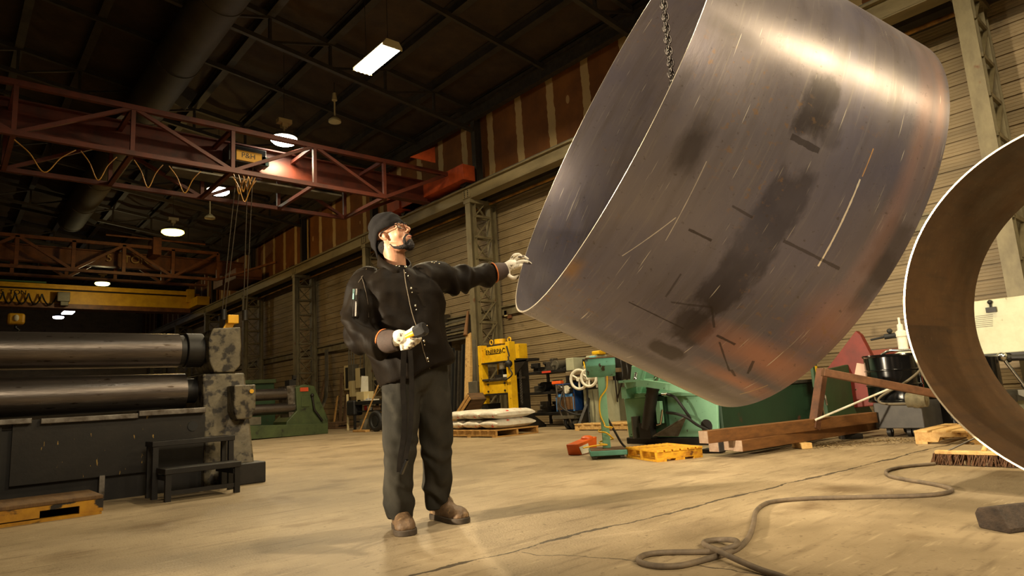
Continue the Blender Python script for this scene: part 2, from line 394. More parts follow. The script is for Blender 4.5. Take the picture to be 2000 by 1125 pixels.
xs.append(PURX[-1]); xs = [11.0] + xs; YS = 1.32; nyy = int(61/YS); ys = [-9 + YS*k/4 for k in range(nyy*4+1)]
def sag(x, y):
    i = next((k for k in range(len(PURX)-1) if PURX[k] >= x >= PURX[k+1]), None)
    if i is None: return 0
    t = (PURX[i]-x)/(PURX[i]-PURX[i+1]); q = ((y+9)/YS) % 1
    return -.09*(math.sin(math.pi*t)**.7)*(.45+.55*math.sin(math.pi*q)**.6) + .03*noise.noise((x*2, y*2, 0))
vs = [(x, y, roofz(x)+.03+sag(x, y)) for y in ys for x in xs]; n = len(xs)
r.add(vs, [(j*n+i, j*n+i+1, (j+1)*n+i+1, (j+1)*n+i) for j in range(len(ys)-1) for i in range(n-1)])
r.add([(-1.7, -9, roofz(-1.7)), (-15, -9, roofz(-15)), (-15, 52, roofz(-15)), (-1.7, 52, roofz(-1.7))], [(0, 1, 2, 3)])
struct(r.build('ceiling', M['roof'], smooth=50, fixn=False))
lw = MB(); lw.box(-15.1, -15, -9, 52, 0, 8.7); struct(lw.build('wall_left', M['siding']))
# trims along the right wall: eave girt, wall head, mid girt
t = MB(); t.ibeam((10.5, -9, 8.24), (10.5, 52, 8.24), .16, .34, .03, .03, up=(0, 0, 1)); t.box(10.42, 10.9, -9, 52, 8.4, 8.5); struct(t.build('trim_1', M['dark_steel']))
t = MB(); t.box(10.75, 11.2, -9, 52, 5.86, 6.02); struct(t.build('trim_2', M['purlin']))
t = MB(); t.box(11.06, 11.2, -9, 52, 2.98, 3.02); t.box(11.12, 11.2, -9, 52, 2.78, 2.98); struct(t.build('trim_3', M['col_steel']))
# roof purlins, lengthwise
ORD = ['first', 'second', 'third', 'fourth', 'fifth', 'sixth', 'seventh', 'eighth', 'ninth', 'tenth']
for i, x in enumerate(PURX[:9]):
    m = MB(); z = roofz(x); m.ibeam((x, -9, z-.13), (x, 52, z-.13), .17, .26, .02, .02, up=(0, 0, 1))
    tag(m.build('roof_purlin', M['purlin']), 'dark steel roof purlin running down the hall, %s out from the right wall' % ORD[i], 'purlin', 'roof purlins under the brown ceiling')
# cross trusses at every column line, light rafters between
def truss(y, label):
    T = thing('roof_truss', label, 'truss', (4.5, y, 8.0), 'cross trusses under the roof')
    xs = [10.5] + PURX[1:9]
    m = MB(); m.beam((10.5, y, roofz(10.5)-.22), (-1.7, y, roofz(-1.7)-.22), .1, .12); m.build('top_chord', M['purlin'], T)
    m = MB(); m.beam((10.5, y, roofz(10.5)-.85), (-1.7, y, roofz(-1.7)-.85), .1, .1); m.build('bottom_chord', M['purlin'], T)
    for a, b in zip(xs[1:], xs[:-1]):
        m = MB(); m.beam((a, y, roofz(a)-.85), (a, y, roofz(a)-.2), .06, .06, up=(1, 0, 0)); m.build('vertical_web', M['purlin'], T)
        m = MB(); m.beam((a, y, roofz(a)-.84), (b, y, roofz(b)-.26), .05, .05); m.build('diagonal_web', M['purlin'], T)
TW = ['above the hanging plate', 'that meets the wall beside the hanging plate', 'behind the long bright lamp', 'behind the first round lamp', 'behind the second round lamp', 'behind the amber lamp', 'above the far yellow crane', 'beyond the far yellow crane', 'nearest the far end wall']
for i, y in enumerate(YCOL): truss(y, 'dark steel roof truss crossing the hall, ' + ('overhead out of view' if i == 0 else TW[i]))
for i, y in enumerate([YCOL[k]+2.7 for k in range(0, 7)]):
    m = MB(); m.beam((10.6, y, roofz(10.6)-.3), (-1.7, y, roofz(-1.7)-.3), .07, .12)
    tag(m.build('cross_rafter', M['purlin']), 'plain dark rafter crossing the ceiling between two trusses, %s from the camera' % ORD[i], 'rafter', 'plain rafters between the trusses')
# crane rail beams, one per side that is in view, with splice plates at the columns
rl = thing('crane_rail_beam', 'long grey-tan crane rail beam carried along the right wall by the lattice columns', 'crane rail', (10.3, 20, 5.8))
m = MB(); m.box(10.2, 10.235, -9, 52, 5.84, 6.09); m.box(10.2, 10.5, -9, 52, 5.82, 5.845); m.box(10.46, 10.5, -9, 52, 5.845, 6.09); m.build('web_plates', M['rail_paint'], rl)
m = MB(); m.box(10.12, 10.56, -9, 52, 6.09, 6.125); m.build('top_flange', M['rail_paint'], rl)
m = MB(); m.box(10.24, 10.34, -9, 52, 6.125, 6.21); m.build('rail_head', M['galv'], rl)
for y in YCOL:
    p = MB(); p.box(10.18, 10.2, y-.16, y+.16, 5.86, 6.08); s = p.build('splice_plate', M['rail_paint'], rl)
    q = MB()
    for j in range(4):
        for k in (-1, 1): q.ball((10.178, y+k*.07, 5.89+j*.053), .017, 8)
    q.build('bolts', M['black'], s)
def column(y, label):
    T = thing('lattice_column', label, 'column', (10.6, y, 0), 'lattice columns along the right wall')
    m = MB(); m.ibeam((XC+.1, y, 0), (XC+.1, y, 5.82), .2, .2, .018, .016, up=(1, 0, 0)); m.build('front_leg', M['col_steel'], T)
    m = MB(); m.ibeam((10.98, y, 0), (10.98, y, 5.82), .2, .2, .018, .016, up=(1, 0, 0)); m.build('rear_leg', M['col_steel'], T)
    z = .35; k = 0
    while z < 5.4:
        for s in (-1, 1):
            m = MB(); yy = y+s*.085
            a, b = ((XC+.17, yy, z), (10.91, yy, z+.56)) if s < 0 else ((10.91, yy, z), (XC+.17, yy, z+.56))
            m.beam(a, b, .02, .05, up=(0, 1, 0)); m.build('diagonal_brace', M['col_steel'], T)
        m = MB(); m.box(XC+.15, 10.93, y-.1, y-.06, z-.03, z+.03); m.box(XC+.15, 10.93, y+.06, y+.1, z-.03, z+.03); m.build('strut', M['col_steel'], T)
        z += .56; k += 1
    m = MB(); m.box(XC-.02, 11.1, y-.14, y+.14, 5.72, 5.82); m.build('cap_plate', M['col_steel'], T)
    m = MB(); m.ibeam((10.62, y, 6.02), (10.62, y, 8.3), .16, .22, .02, .016, up=(1, 0, 0)); m.build('upper_post', M['purlin'], T)
CW = ['right of the hanging plate, behind the ring', 'hidden behind the hanging plate', 'behind the reaching hand, left of the yellow press', "behind the worker's back", 'above the green plate rolls', 'second beyond the worker, left of the green rolls', 'third from the far end wall', 'second from the far end wall', 'nearest the far end wall']
for i, y in enumerate(YCOL): column(y, 'grey-tan lattice steel column ' + CW[i])
m = MB()
for a, b in zip(YCOL[:-1], YCOL[1:]): m.cyl((10.8, a+.2, 5.74), (10.8, b-.2, 5.74), .035, seg=10)
tag(m.build('pipe', M['rust_line']), 'thin orange-yellow pipe running under the crane rail on the right wall', 'pipe')

# ------------------------------------------------------------------ lamps
def wires(mb, pts, top):
    for p in pts: mb.cyl(p, (p[0], p[1], top(p[0])), .006, seg=6)
def tube_fixture(x, y, z, label, power):
    T = thing('strip_lamp', label, 'lamp', (x, y, z), 'strip lamps hanging in a row')
    m = MB(); m.extrude([(-.2, 0), (.2, 0), (.13, .1), (-.13, .1)], (x, y-.57, z), (1, 0, 0), (0, 0, 1), (0, 1.14, 0)); m.build('housing', M['ivory'], T)
    for k in range(4):
        m = MB(); m.cyl((x-.13+k*.087, y-.54, z-.03), (x-.13+k*.087, y+.54, z-.03), .034, seg=10); m.build('tube', M['tube_glow'], T, 40)
    m = MB(); m.box(x-.2, x+.2, y-.57, y-.55, z-.05, z); m.box(x-.2, x+.2, y+.55, y+.57, z-.05, z); m.build('end_cap', M['ivory'], T)
    m = MB(); wires(m, [(x, y-.4, z+.1), (x, y+.4, z+.1)], lambda q: roofz(q)+.02); m.build('hanging_wire', M['wire'], T)
    l = area('strip_lamp_light', (x, y, z-.08), (x, y, 0), power, 1.05, .34, (1.0, .80, .48)); l.rotation_euler = (0, 0, RAD(90))
def highbay(x, y, z, label, r, glow, power, color, group='round lamps hanging down the hall', ballast=True, cone=166):
    T = thing('round_lamp', label, 'lamp', (x, y, z), group)
    m = MB(); m.lathe([(r*.25, .13), (r*.7, .09), (r, .02), (r, -.01), (r*.93, -.01)], (x, y, z), (0, 0, 1), 24); m.build('reflector', M['galv'], T, 40)
    m = MB(); m.lathe([(r*.95, 0), (r*1.0, -.05), (r*.8, -.11), (0, -.14)], (x, y, z-.01), (0, 0, 1), 24); m.build('lens', glow, T, 40)
    if ballast:
        m = MB(); m.box(x-.16, x+.16, y-.09, y+.09, z+.36, z+.46); m.box(x-.07, x+.07, y-.07, y+.07, z+.26, z+.36); m.cyl((x, y, z+.1), (x, y, z+.3), .02); m.build('ballast_box', M['ivory'], T)
    m = MB(); wires(m, [(x, y, z+.3)], lambda q: roofz(q)+.02); m.build('hanging_rod', M['wire'], T)
    if power:
        l = bpy.data.lights.new('round_lamp_light', 'SPOT' if glow is M['lamp_glow'] else 'POINT'); l.energy = power
        if l.type == 'SPOT': l.spot_size = RAD(cone); l.spot_blend = .35 if cone > 100 else .9
        l.shadow_soft_size = r*.4; l.color = color
        o = bpy.data.objects.new('round_lamp_light', l); COL.objects.link(o); o.location = (x, y, z-.3-r*.4)
LX = 5.85
tube_fixture(LX, 10.0, 7.05, 'bright rectangular strip lamp hung on two wires above the worker', 520)
tube_fixture(LX, 5.3, 7.05, 'strip lamp of the same row, above the top edge of the picture', 150)
tube_fixture(LX, .7, 7.05, 'strip lamp of the same row, above the right-hand ring', 300)
highbay(3.1, 1.5, 7.1, 'round lamp straight above the hanging plate, outside the picture', .26, M['lamp_glow'], 1150, (1, .86, .62), cone=66)
tube_fixture(LX, -6.3, 7.05, 'strip lamp of the same row, behind the camera', 460)
tube_fixture(4.3, -6.3, 7.05, 'strip lamp behind the camera, left of the row', 130)
tube_fixture(7.3, -6.4, 7.05, 'strip lamp behind the camera, right of the row', 300)
highbay(LX, 14.36, 7.0, 'glaring round lamp hung over the red crane, nearest of the white round lamps', .3, M['lamp_glow'], 210, (1, .80, .50))
highbay(LX-.1, 18.85, 7.0, 'glaring round lamp inside the red crane frame beside its cable loops', .3, M['lamp_glow'], 240, (1, .76, .44))
highbay(LX, 24.0, 7.0, 'amber round lamp with a pale ballast above, left of the worker', .36, M['sodium_glow'], 130, (1, .62, .2))
p = PY(200, 552, 34.0); highbay(p.x, p.y, p.z, 'small pale round lamp just above the yellow crane girder', .3, M['dim_glow'], 110, (1, .8, .4))
p = PY(132, 610, 42.0); m_ = MB(); q = PY(133, 610, 42.0)
T = thing('strip_lamp', 'small bluish-white strip lamp far off below the yellow girder', 'lamp', q, 'strip lamps hanging in a row')
m_.box(q.x-.26, q.x+.26, q.y-.5, q.y+.5, q.z, q.z+.05); m_.build('housing', M['ivory'], T)
m_ = MB(); m_.box(q.x-.24, q.x+.24, q.y-.5, q.y+.5, q.z-.05, q.z); m_.build('diffuser', M['cool_glow'], T)
m_ = MB(); wires(m_, [(q.x, q.y-.3, q.z+.05), (q.x, q.y+.3, q.z+.05)], lambda x_: roofz(x_)+.02); m_.build('hanging_wire', M['wire'], T)
p = PY(114, 618, 45.0); highbay(p.x, p.y, p.z, 'tiny bluish-white round lamp far off at the end of the hall', .28, M['cool_glow'], 0, WARM, ballast=False)
def pendant(p, label):
    T = thing('pendant_lamp', label, 'lamp', p, 'unlit bulbs hanging from the roof')
    m = MB(); m.lathe([(.05, 0), (.16, .02), (.16, .07), (.06, .16), (.04, .16)], p, (0, 0, 1), 16); m.build('bulb', M['ivory'], T, 50)
    m = MB(); m.cyl(p+V(0, 0, .16), p+V(0, 0, .62), .022, seg=8); m.cyl(p+V(0, 0, .62), p+V(0, 0, .82), .07, .05, 12); m.build('stem', M['ivory'], T, 40)
    m = MB(); m.cyl(p+V(0, 0, .8), V(p.x, p.y, roofz(p.x)+.02), .01, seg=6); m.build('cord', M['wire'], T)
pendant(PX(654, 240, 7.4), 'unlit cream bulb hanging under the roof to the right of the round lamps')
pendant(PX(410, 428, 6.3), 'unlit cream bulb hanging far back between the amber lamp and the red crane')
# ------------------------------------------------------------------ duct under the roof
T = thing('air_duct', 'large round sheet-metal air duct running under the roof on the left', 'duct', (3.72, 21, 8.3))
m = MB(); m.cyl((3.72, 6, 8.7), (3.72, 30.6, 8.7), .46, seg=36); m.build('pipe', M['duct'], T, 40)
for y in (9, 12.1, 15.1, 18.2, 21.3, 24.5, 27.6, 30.4):
    m = MB(); m.ring((3.72, y, 8.7), (0, 1, 0), .45, .475, .05, 36); m.build('band', M['duct'], T, 40)
for y in (16.6, 29.0):
    m = MB(); m.beam((4.05, y, 8.6), (4.4, y, 8.42), .55, .3, up=(0, 0, 1)); m.build('outlet', M['duct'], T, bevel=.01)
# ------------------------------------------------------------------ red overhead crane with trussed sides
def bar(T, name, a, b, m_, wd=.09, ht=.09):
    m = MB(); m.beam(a, b, wd, ht); return m.build(name, m_, T)
T = thing('bridge_crane', 'rusty red overhead crane with open trussed frames and a yellow hoist plate', 'crane', (5, 14.5, 5.6))
YA, YB = 13.5, 15.6; ZT, ZB = 6.58, 5.66
nod = [-2.85, -1.05, .75, 2.55, 4.4, 6.2, 8.0]
R_ = M['red_crane']
for yy, tag_ in ((YA, 0), (YB, 1)):
    zt = ZT if not tag_ else ZT; 
    bar(T, 'top_chord', (-4, yy, zt), (9.9, yy, zt), R_, .1, .1); bar(T, 'bottom_chord', (-4, yy, ZB), (8.0, yy, ZB), R_, .09, .09)
    for i, x in enumerate(nod):
        bar(T, 'vertical', (x, yy, ZB), (x, yy, ZT), R_, .075, .075)
        if i: bar(T, 'diagonal', (nod[i-1], yy, ZT if i % 2 == 0 else ZB), (x, yy, ZB if i % 2 == 0 else ZT), R_, .07, .07)
    bar(T, 'diagonal', (8.0, yy, ZB), (9.8, yy, ZT-.05), R_, .08, .08)
for i, x in enumerate(nod):
    bar(T, 'cross_tie', (x, YA, ZT), (x, YB, ZT), R_, .08, .08); bar(T, 'cross_tie', (x, YA, ZB), (x, YB, ZB), R_, .08, .08)
    if i % 2: bar(T, 'gusset_strut', (x, YA, ZT), (x, YB-.2, ZT+.42), R_, .1, .03)
m = MB(); m.ibeam((-4, 14.75, 6.45), (10.1, 14.75, 6.45), .26, .62, .03, .02, up=(0, 0, 1)); m.build('main_girder', R_, T)
m = MB(); m.box(3.6, 7.6, 14.95, 15.5, 6.02, 6.06); m.build('walkway', M['galv'], T)
m = MB(); m.box(9.98, 10.38, 12.9, 16.6, 6.3, 6.72); m.box(9.9, 10.45, 15.9, 16.6, 6.28, 6.8); m.extrude([(0, 0), (.9, 0), (.25, .5), (0, .5)], (9.95, 16.0, 6.3), (0, -1, 0), (0, 0, 1), (.4, 0, 0)); m.build('end_truck', M['orange_crane'], T, bevel=.01)
for y in (13.2, 16.2):
    m = MB(); m.cyl((10.2, y, 6.33), (10.38, y, 6.33), .14, seg=20); m.build('wheel', M['black'], T, 40)
for y in (13.0, 15.2):
    m = MB(); m.extrude([(0, 0), (.75, 0), (0, .42)], (9.2, y, 6.62), (-1, 0, 0), (0, 0, 1), (0, .03, 0)); m.build('end_gusset', M['orange_crane'], T)
hp = PY(481, 308, 14.4)
m = MB(); m.box(hp.x-.42, hp.x+.42, 14.3, 14.72, hp.z-.16, hp.z+.22); hb = m.build('hoist_body', M['black'], T, bevel=.02)
m = MB(); m.box(hp.x-.26, hp.x+.3, 14.26, 14.3, hp.z-.13, hp.z+.1); hpl = m.build('name_plate', M['yellow'], hb)
letter('P&H', .17, (hp.x, 14.258, hp.z-.01), (1, 0, 0), (0, 0, 1), M['black'], hpl)
m = MB(); m.box(hp.x+.3, hp.x+.48, 14.3, 14.6, hp.z-.14, hp.z+.06); m.build('motor_box', mat('blue_green_box', (60, 96, 92), .5), hb)
for a, b in ((28, 148), (158, 228), (262, 318), (330, 392), (455, 500)):
    pa, pb = PY(a, 268+a*.17, YA-.1), PY(b, 268+b*.17, YA-.1); mid = (pa+pb)/2; mid.z -= .5
    m = MB(); m.tube(catmull([pa, pa*.55+pb*.05+mid*.4, mid, pb*.55+pa*.05+mid*.4, pb], 6), .011, 6); m.build('festoon_cable', M['rust_line'], T, 60)
for k in range(4):
    pa, pb = PY(456+k*9, 340, YA+.4), PY(478+k*7, 345, YA+.4); mid = (pa+pb)/2; mid.z -= .42-.05*k
    m = MB(); m.tube(catmull([pa, pa*.4+mid*.6, mid, pb*.4+mid*.6, pb], 6), .014, 6); m.build('cable_loop', M['rust_line'], T, 60)
# ------------------------------------------------------------------ brown 5 ton crane behind it
T = thing('bridge_crane', 'brown trussed five-ton crane lit amber, behind the amber lamp', 'crane', (4, 29.5, 6.4))
B_ = M['brown_crane']; Y1, Y2 = 28.6, 30.2; zt, zb = 7.42, 6.3
nd2 = [.2, 1.9, 3.6, 5.25, 7.0, 8.75]
for yy in (Y1, Y2):
    bar(T, 'top_chord', (-2, yy, zt), (8.75, yy, zt), B_, .12, .12); bar(T, 'bottom_chord', (-2, yy, zb), (8.75, yy, zb), B_, .11, .11)
    for i, x in enumerate(nd2):
        bar(T, 'vertical', (x, yy, zb), (x, yy, zt), B_, .12, .12)
        if i: bar(T, 'diagonal', (nd2[i-1], yy, zb if i % 2 else zt), (x, yy, zt if i % 2 else zb), B_, .1, .1)
for x in nd2: bar(T, 'cross_tie', (x, Y1, zt), (x, Y2, zt), B_, .1, .1)
m = MB(); m.ibeam((-2, 29.5, 7.0), (10.1, 29.5, 7.0), .3, .62, .04, .03, up=(0, 0, 1)); gd = m.build('main_girder', B_, T)
p = PY(256, 504, 29.3); FLm = mat('faded_lettering', (176, 150, 100), .6)
letter('5', .42, (p.x-.75, 29.33, 7.02), (1, 0, 0), (0, 0, 1), FLm, gd); letter('TON', .42, (p.x+.2, 29.33, 7.02), (1, 0, 0), (0, 0, 1), FLm, gd)
m = MB(); m.box(9.3, 10.4, 28.0, 31, 6.3, 6.75); m.build('end_truck', B_, T)
m = MB(); m.cyl((4.6, 28.5, 7.75), (8.2, 28.5, 7.75), .04, seg=8); m.box(6.2, 6.5, 28.3, 29.2, 7.1, 7.8); m.build('conductor_bar', B_, T)
bar(T, 'tie_rod', (8.75, Y1, zb), (10.0, Y1-3.2, zb+.25), B_, .08, .08)
# ------------------------------------------------------------------ yellow girder crane furthest back
T = thing('bridge_crane', 'yellow box-girder crane spanning the hall at the far left', 'crane', (3, 37.5, 6.3))
m = MB(); m.box(-4, 10.0, 37.2, 37.9, 6.32, 7.0); g = m.build('box_girder', M['yellow'], T, bevel=.01)
m = MB(); m.box(-4, 10.4, 37.0, 38.1, 7.0, 7.1); m.box(-4, 10.0, 36.95, 37.05, 7.1, 7.2); m.build('top_flange', M['yellow'], T)
m = MB(); m.box(-4, 10.0, 37.15, 37.95, 6.1, 6.32); m.build('lower_flange', M['brown_crane'], T)
m = MB(); m.box(9.9, 10.5, 35.6, 39.4, 6.3, 6.75); m.box(9.75, 10.1, 36.8, 37.1, 6.6, 7.3); m.build('end_truck', M['yellow'], T)
m = MB(); m.cyl((-4, 37.0, 6.95), (10, 37.0, 6.95), .035, seg=8); m.build('festoon_track', M['black'], T)
p = PY(24, 575, 37.2); letter('25', .3, (p.x-.45, 37.18, p.z+.1), (1, 0, 0), (0, 0, 1), M['black'], g); letter('TON', .3, (p.x+.2, 37.18, p.z+.1), (1, 0, 0), (0, 0, 1), M['black'], g)
pts = [PY(x, 570+x*.05, 36.98) for x in (-20, 6, 30, 56, 82, 112)]
for a, b in zip(pts[:-1], pts[1:]):
    mid = (a+b)/2; mid.z = a.z-.52
    m = MB(); m.tube(catmull([a, a*.5+mid*.5+V(-.03, 0, -.06), mid, b*.5+mid*.5+V(.03, 0, -.06), b], 6), .035, 6); m.build('festoon_loop', M['black'], T, 60)
p = PY(123, 578, 37.0); m = MB(); m.box(p.x-.25, p.x+.25, 36.7, 37.1, p.z-.3, p.z+.15); m.box(p.x-.12, p.x+.2, 36.7, 37.0, p.z-.5, p.z-.3); m.build('festoon_trolley', M['galv'], T, bevel=.02)
p = PY(38, 551, 37.6); m = MB(); m.box(p.x-1.2, p.x+1.0, 37.3, 38.0, 7.1, 7.36); m.build('control_cabinet', mat('green_cabinet', (70, 100, 58), .5), T)
p = PY(31, 622, 36.0)
T = thing('hook_block', 'yellow crane hook block hanging below the far yellow girder', 'hook block', p)
m = MB(); m.box(p.x-.32, p.x+.32, 35.8, 36.2, p.z-.28, p.z+.22); b_ = m.build('sheave_block', M['yellow'], T, bevel=.1)
m = MB(); m.ball((p.x, 35.78, p.z), (.1, .05, .15), 10); m.build('axle_cover', M['white'], b_)
m = MB(); m.tube([p+V(0, 0, -.28), p+V(0, 0, -.42), p+V(.14, 0, -.52), p+V(.06, 0, -.66), p+V(-.12, 0, -.6)], .05, 8); m.build('hook', M['black'], T, 60)
m = MB(); m.cyl(p+V(-.12, 0, .2), V(p.x-.12, 37.3, 6.12), .012, seg=6); m.cyl(p+V(.12, 0, .2), V(p.x+.12, 37.3, 6.12), .012, seg=6); m.build('rope', M['wire'], T)
p = PY(28, 503, 30.6); m = MB(); m.box(p.x-.12, p.x+.12, 30.5, 30.7, p.z-.25, p.z+.25)
tag(m.build('limit_switch_box', M['yellow'], bevel=.02), 'small yellow box fixed on the brown crane at the far left', 'box')
# ------------------------------------------------------------------ the hanging rolled plate and the standing ring
def steel_plate(name, kind):
    m = bpy.data.materials.new(name); m.use_nodes = True; nt = m.node_tree; N = nt.nodes; L = nt.links; b = N['Principled BSDF']
    uv = N.new('ShaderNodeUVMap'); uv.uv_map = 'plate'
    def mth(op, a, bb=None, cl=False):
        n = N.new('ShaderNodeMath'); n.operation = op; n.use_clamp = cl
        for i, q in enumerate((a, bb)):
            if q is None: continue
            if isinstance(q, (int, float)): n.inputs[i].default_value = q
            else: L.new(q, n.inputs[i])
        return n.outputs[0]
    def nz(scale, st=(1, 1, 1), det=6, off=(0, 0, 0), dist=0):
        mp = N.new('ShaderNodeMapping'); mp.inputs['Scale'].default_value = st; mp.inputs['Location'].default_value = off; L.new(uv.outputs[0], mp.inputs[0])
        n = N.new('ShaderNodeTexNoise'); n.inputs['Scale'].default_value = scale; n.inputs['Detail'].default_value = det; n.inputs['Roughness'].default_value = .62; n.inputs['Distortion'].default_value = dist; L.new(mp.outputs[0], n.inputs[0]); return n.outputs['Fac']
    def rng(v, a, c, lo=0, hi=1):
        r = N.new('ShaderNodeMapRange'); r.inputs[1].default_value = a; r.inputs[2].default_value = c; r.inputs[3].default_value = lo; r.inputs[4].default_value = hi; L.new(v, r.inputs[0]); return r.outputs[0]
    def mix(fac, a, c):
        x = N.new('ShaderNodeMix'); x.data_type = 'RGBA'
        if isinstance(a, tuple): x.inputs[6].default_value = lin(a)
        else: L.new(a, x.inputs[6])
        x.inputs[7].default_value = lin(c); L.new(fac, x.inputs[0]); return x.outputs[2]
    sp = N.new('ShaderNodeSeparateXYZ'); L.new(uv.outputs[0], sp.inputs[0]); U, W = sp.outputs[0], sp.outputs[1]
    def blob(u0, v0, ru, rv, soft=.35, wob=.5, sc=5):
        du = mth('DIVIDE', mth('SUBTRACT', U, u0), ru); dv = mth('DIVIDE', mth('SUBTRACT', W, v0), rv)
        d = mth('POWER', mth('ADD', mth('POWER', mth('ABSOLUTE', du), 4), mth('POWER', mth('ABSOLUTE', dv), 4)), .25)
        d = mth('ADD', d, mth('MULTIPLY', mth('SUBTRACT', nz(sc, (1, .45, 1)), .5), wob*2))
        return rng(d, 1+soft, 1-soft)
    if kind == 'mill':
        c = mix(rng(nz(1.1, (1, .5, 1)), .3, .7), (110, 101, 99), (86, 79, 84))
        c = mix(mth('MULTIPLY', rng(nz(2.0, (1, .7, 1), off=(3, 2, 0)), .5, .72), .55), c, (74, 72, 92))
        c = mix(mth('MULTIPLY', rng(nz(7, (2.4, .3, 1)), .5, .75), .5), c, (78, 68, 58))
        c = mix(mth('MULTIPLY', rng(nz(26, (3, .12, 1)), .56, .74), .4), c, (136, 126, 112))
        for d in STAINS: c = mix(mth('MULTIPLY', blob(*d[:4], *d[5:8]), d[4]), c, d[8])
        c = mix(mth('MULTIPLY', rng(nz(40, (1, 1, 1), 3), .64, .7), .5), c, (64, 54, 44))
        c = mix(mth('MULTIPLY', mth('MULTIPLY', rng(nz(28, (1, 1, 1), 4, (5, 1, 0)), .58, .66), rng(nz(1.6, (1, 1, 1), 3, (1, 7, 0)), .52, .64)), .6), c, (122, 92, 58))   # rust freckles
        c = mix(mth('MULTIPLY', rng(nz(9, (14, .35, 1), 2, (2, 9, 0)), .7, .73), .8), c, (186, 176, 158))     # scratches
        for a in SCRATCH:
            (u0, v0), (u1, v1), wd, al, col = a; ln = math.hypot(u1-u0, v1-v0); tu, tv = (u1-u0)/ln, (v1-v0)/ln
            t = mth('ADD', mth('MULTIPLY', mth('SUBTRACT', U, u0), tu), mth('MULTIPLY', mth('SUBTRACT', W, v0), tv))
            s_ = mth('ABSOLUTE', mth('ADD', mth('MULTIPLY', mth('SUBTRACT', U, u0), -tv), mth('MULTIPLY', mth('SUBTRACT', W, v0), tu)))
            s_ = mth('ADD', s_, mth('MULTIPLY', mth('SUBTRACT', nz(20), .5), wd*2))
            k = mth('MULTIPLY', mth('LESS_THAN', s_, wd), mth('MULTIPLY', mth('GREATER_THAN', t, 0), mth('LESS_THAN', t, ln)))
            c = mix(mth('MULTIPLY', k, al), c, col)
        rough = rng(nz(3, (1.2, .5, 1)), .3, .7, .25, .36); met = .55
    else:
        c = mix(rng(nz(1.6, (.7, .8, 1)), .3, .7), (98, 68, 38), (58, 40, 23))
        c = mix(mth('MULTIPLY', rng(nz(6, (.35, 3, 1)), .5, .7), .6), c, (56, 40, 26))
        c = mix(mth('MULTIPLY', rng(nz(30, (1, 1, 1), 3), .6, .7), .4), c, (112, 84, 52))
        rough = rng(nz(4), .3, .7, .5, .68); met = .35
    L.new(c, b.inputs['Base Color']); L.new(rough, b.inputs['Roughness']); b.inputs['Metallic'].default_value = met
    bp = N.new('ShaderNodeBump'); bp.inputs['Strength'].default_value = .06; bp.inputs['Distance'].default_value = .004; L.new(nz(60, (1, .3, 1), 4), bp.inputs['Height']); L.new(bp.outputs[0], b.inputs['Normal'])
    return m
def rolled_plate(name, C, a, u, v, ru, rv, Lx, th, mats, t0=0, t1=2*math.pi, seg=144, nax=10):
    C = Vector(C); a = Vector(a); me = bpy.data.meshes.new(name); vs = []; fs = []; uvs = []; mi = []
    full = abs(t1-t0-2*math.pi) < 1e-6; n = seg if full else seg+1
    def P(i, s, off):
        t = t0+(t1-t0)*i/seg; c, q = math.cos(t), math.sin(t)
        nn = (u*(c/ru) + v*(q/rv)).normalized()
        return C + u*(ru*c) + v*(rv*q) + a*s - nn*off
    for off in (0, th):
        for i in range(n):
            for k in range(nax+1): vs.append(P(i, Lx*k/nax, off))
    o2 = n*(nax+1); R_ = (ru+rv)/2
    def uvp(i, k): return (Lx*k/nax, R_*(t0+(t1-t0)*i/seg))
    for i in range(seg):
        j = (i+1) % n
        for k in range(nax):
            A, B, Cc, D = i*(nax+1)+k, i*(nax+1)+k+1, j*(nax+1)+k+1, j*(nax+1)+k
            fs.append((A, D, Cc, B)); uvs.append([uvp(i, k), uvp(i+1, k), uvp(i+1, k+1), uvp(i, k+1)]); mi.append(0)
            fs.append((A+o2, B+o2, Cc+o2, D+o2)); uvs.append([uvp(i, k), uvp(i, k+1), uvp(i+1, k+1), uvp(i+1, k)]); mi.append(0)
        A, D = i*(nax+1), j*(nax+1); fs.append((A, A+o2, D+o2, D)); uvs.append([(0, 0)]*4); mi.append(1)
        A, D = i*(nax+1)+nax, j*(nax+1)+nax; fs.append((A, D, D+o2, A+o2)); uvs.append([(0, 0)]*4); mi.append(1)
    if not full:
        for i in (0, seg):
            for k in range(nax):
                A = i*(nax+1)+k; fs.append((A, A+1, A+1+o2, A+o2) if i == 0 else (A, A+o2, A+1+o2, A+1)); uvs.append([(0, 0)]*4); mi.append(1)
    me.from_pydata(vs, [], fs); me.polygons.foreach_set('material_index', mi)
    l = me.uv_layers.new(name='plate'); l.data.foreach_set('uv', [x for f in uvs for p in f for x in p]); me.update()
    return finish(name, me, mats, None, 30)
CYS = 1.11
CA = Vector((0.790414, -0.41346269, -0.45198928)).normalized()
_u = Vector((0, 0, 1)).cross(CA).normalized(); _v = CA.cross(_u)
CC = CAMP + (Vector((2.24083794, 1.81367205, 1.87445751))-CAMP)*CYS
CRU, CRV, CLN = .89364*.945675*CYS, .89364/.945675*CYS, 1.01339*CYS
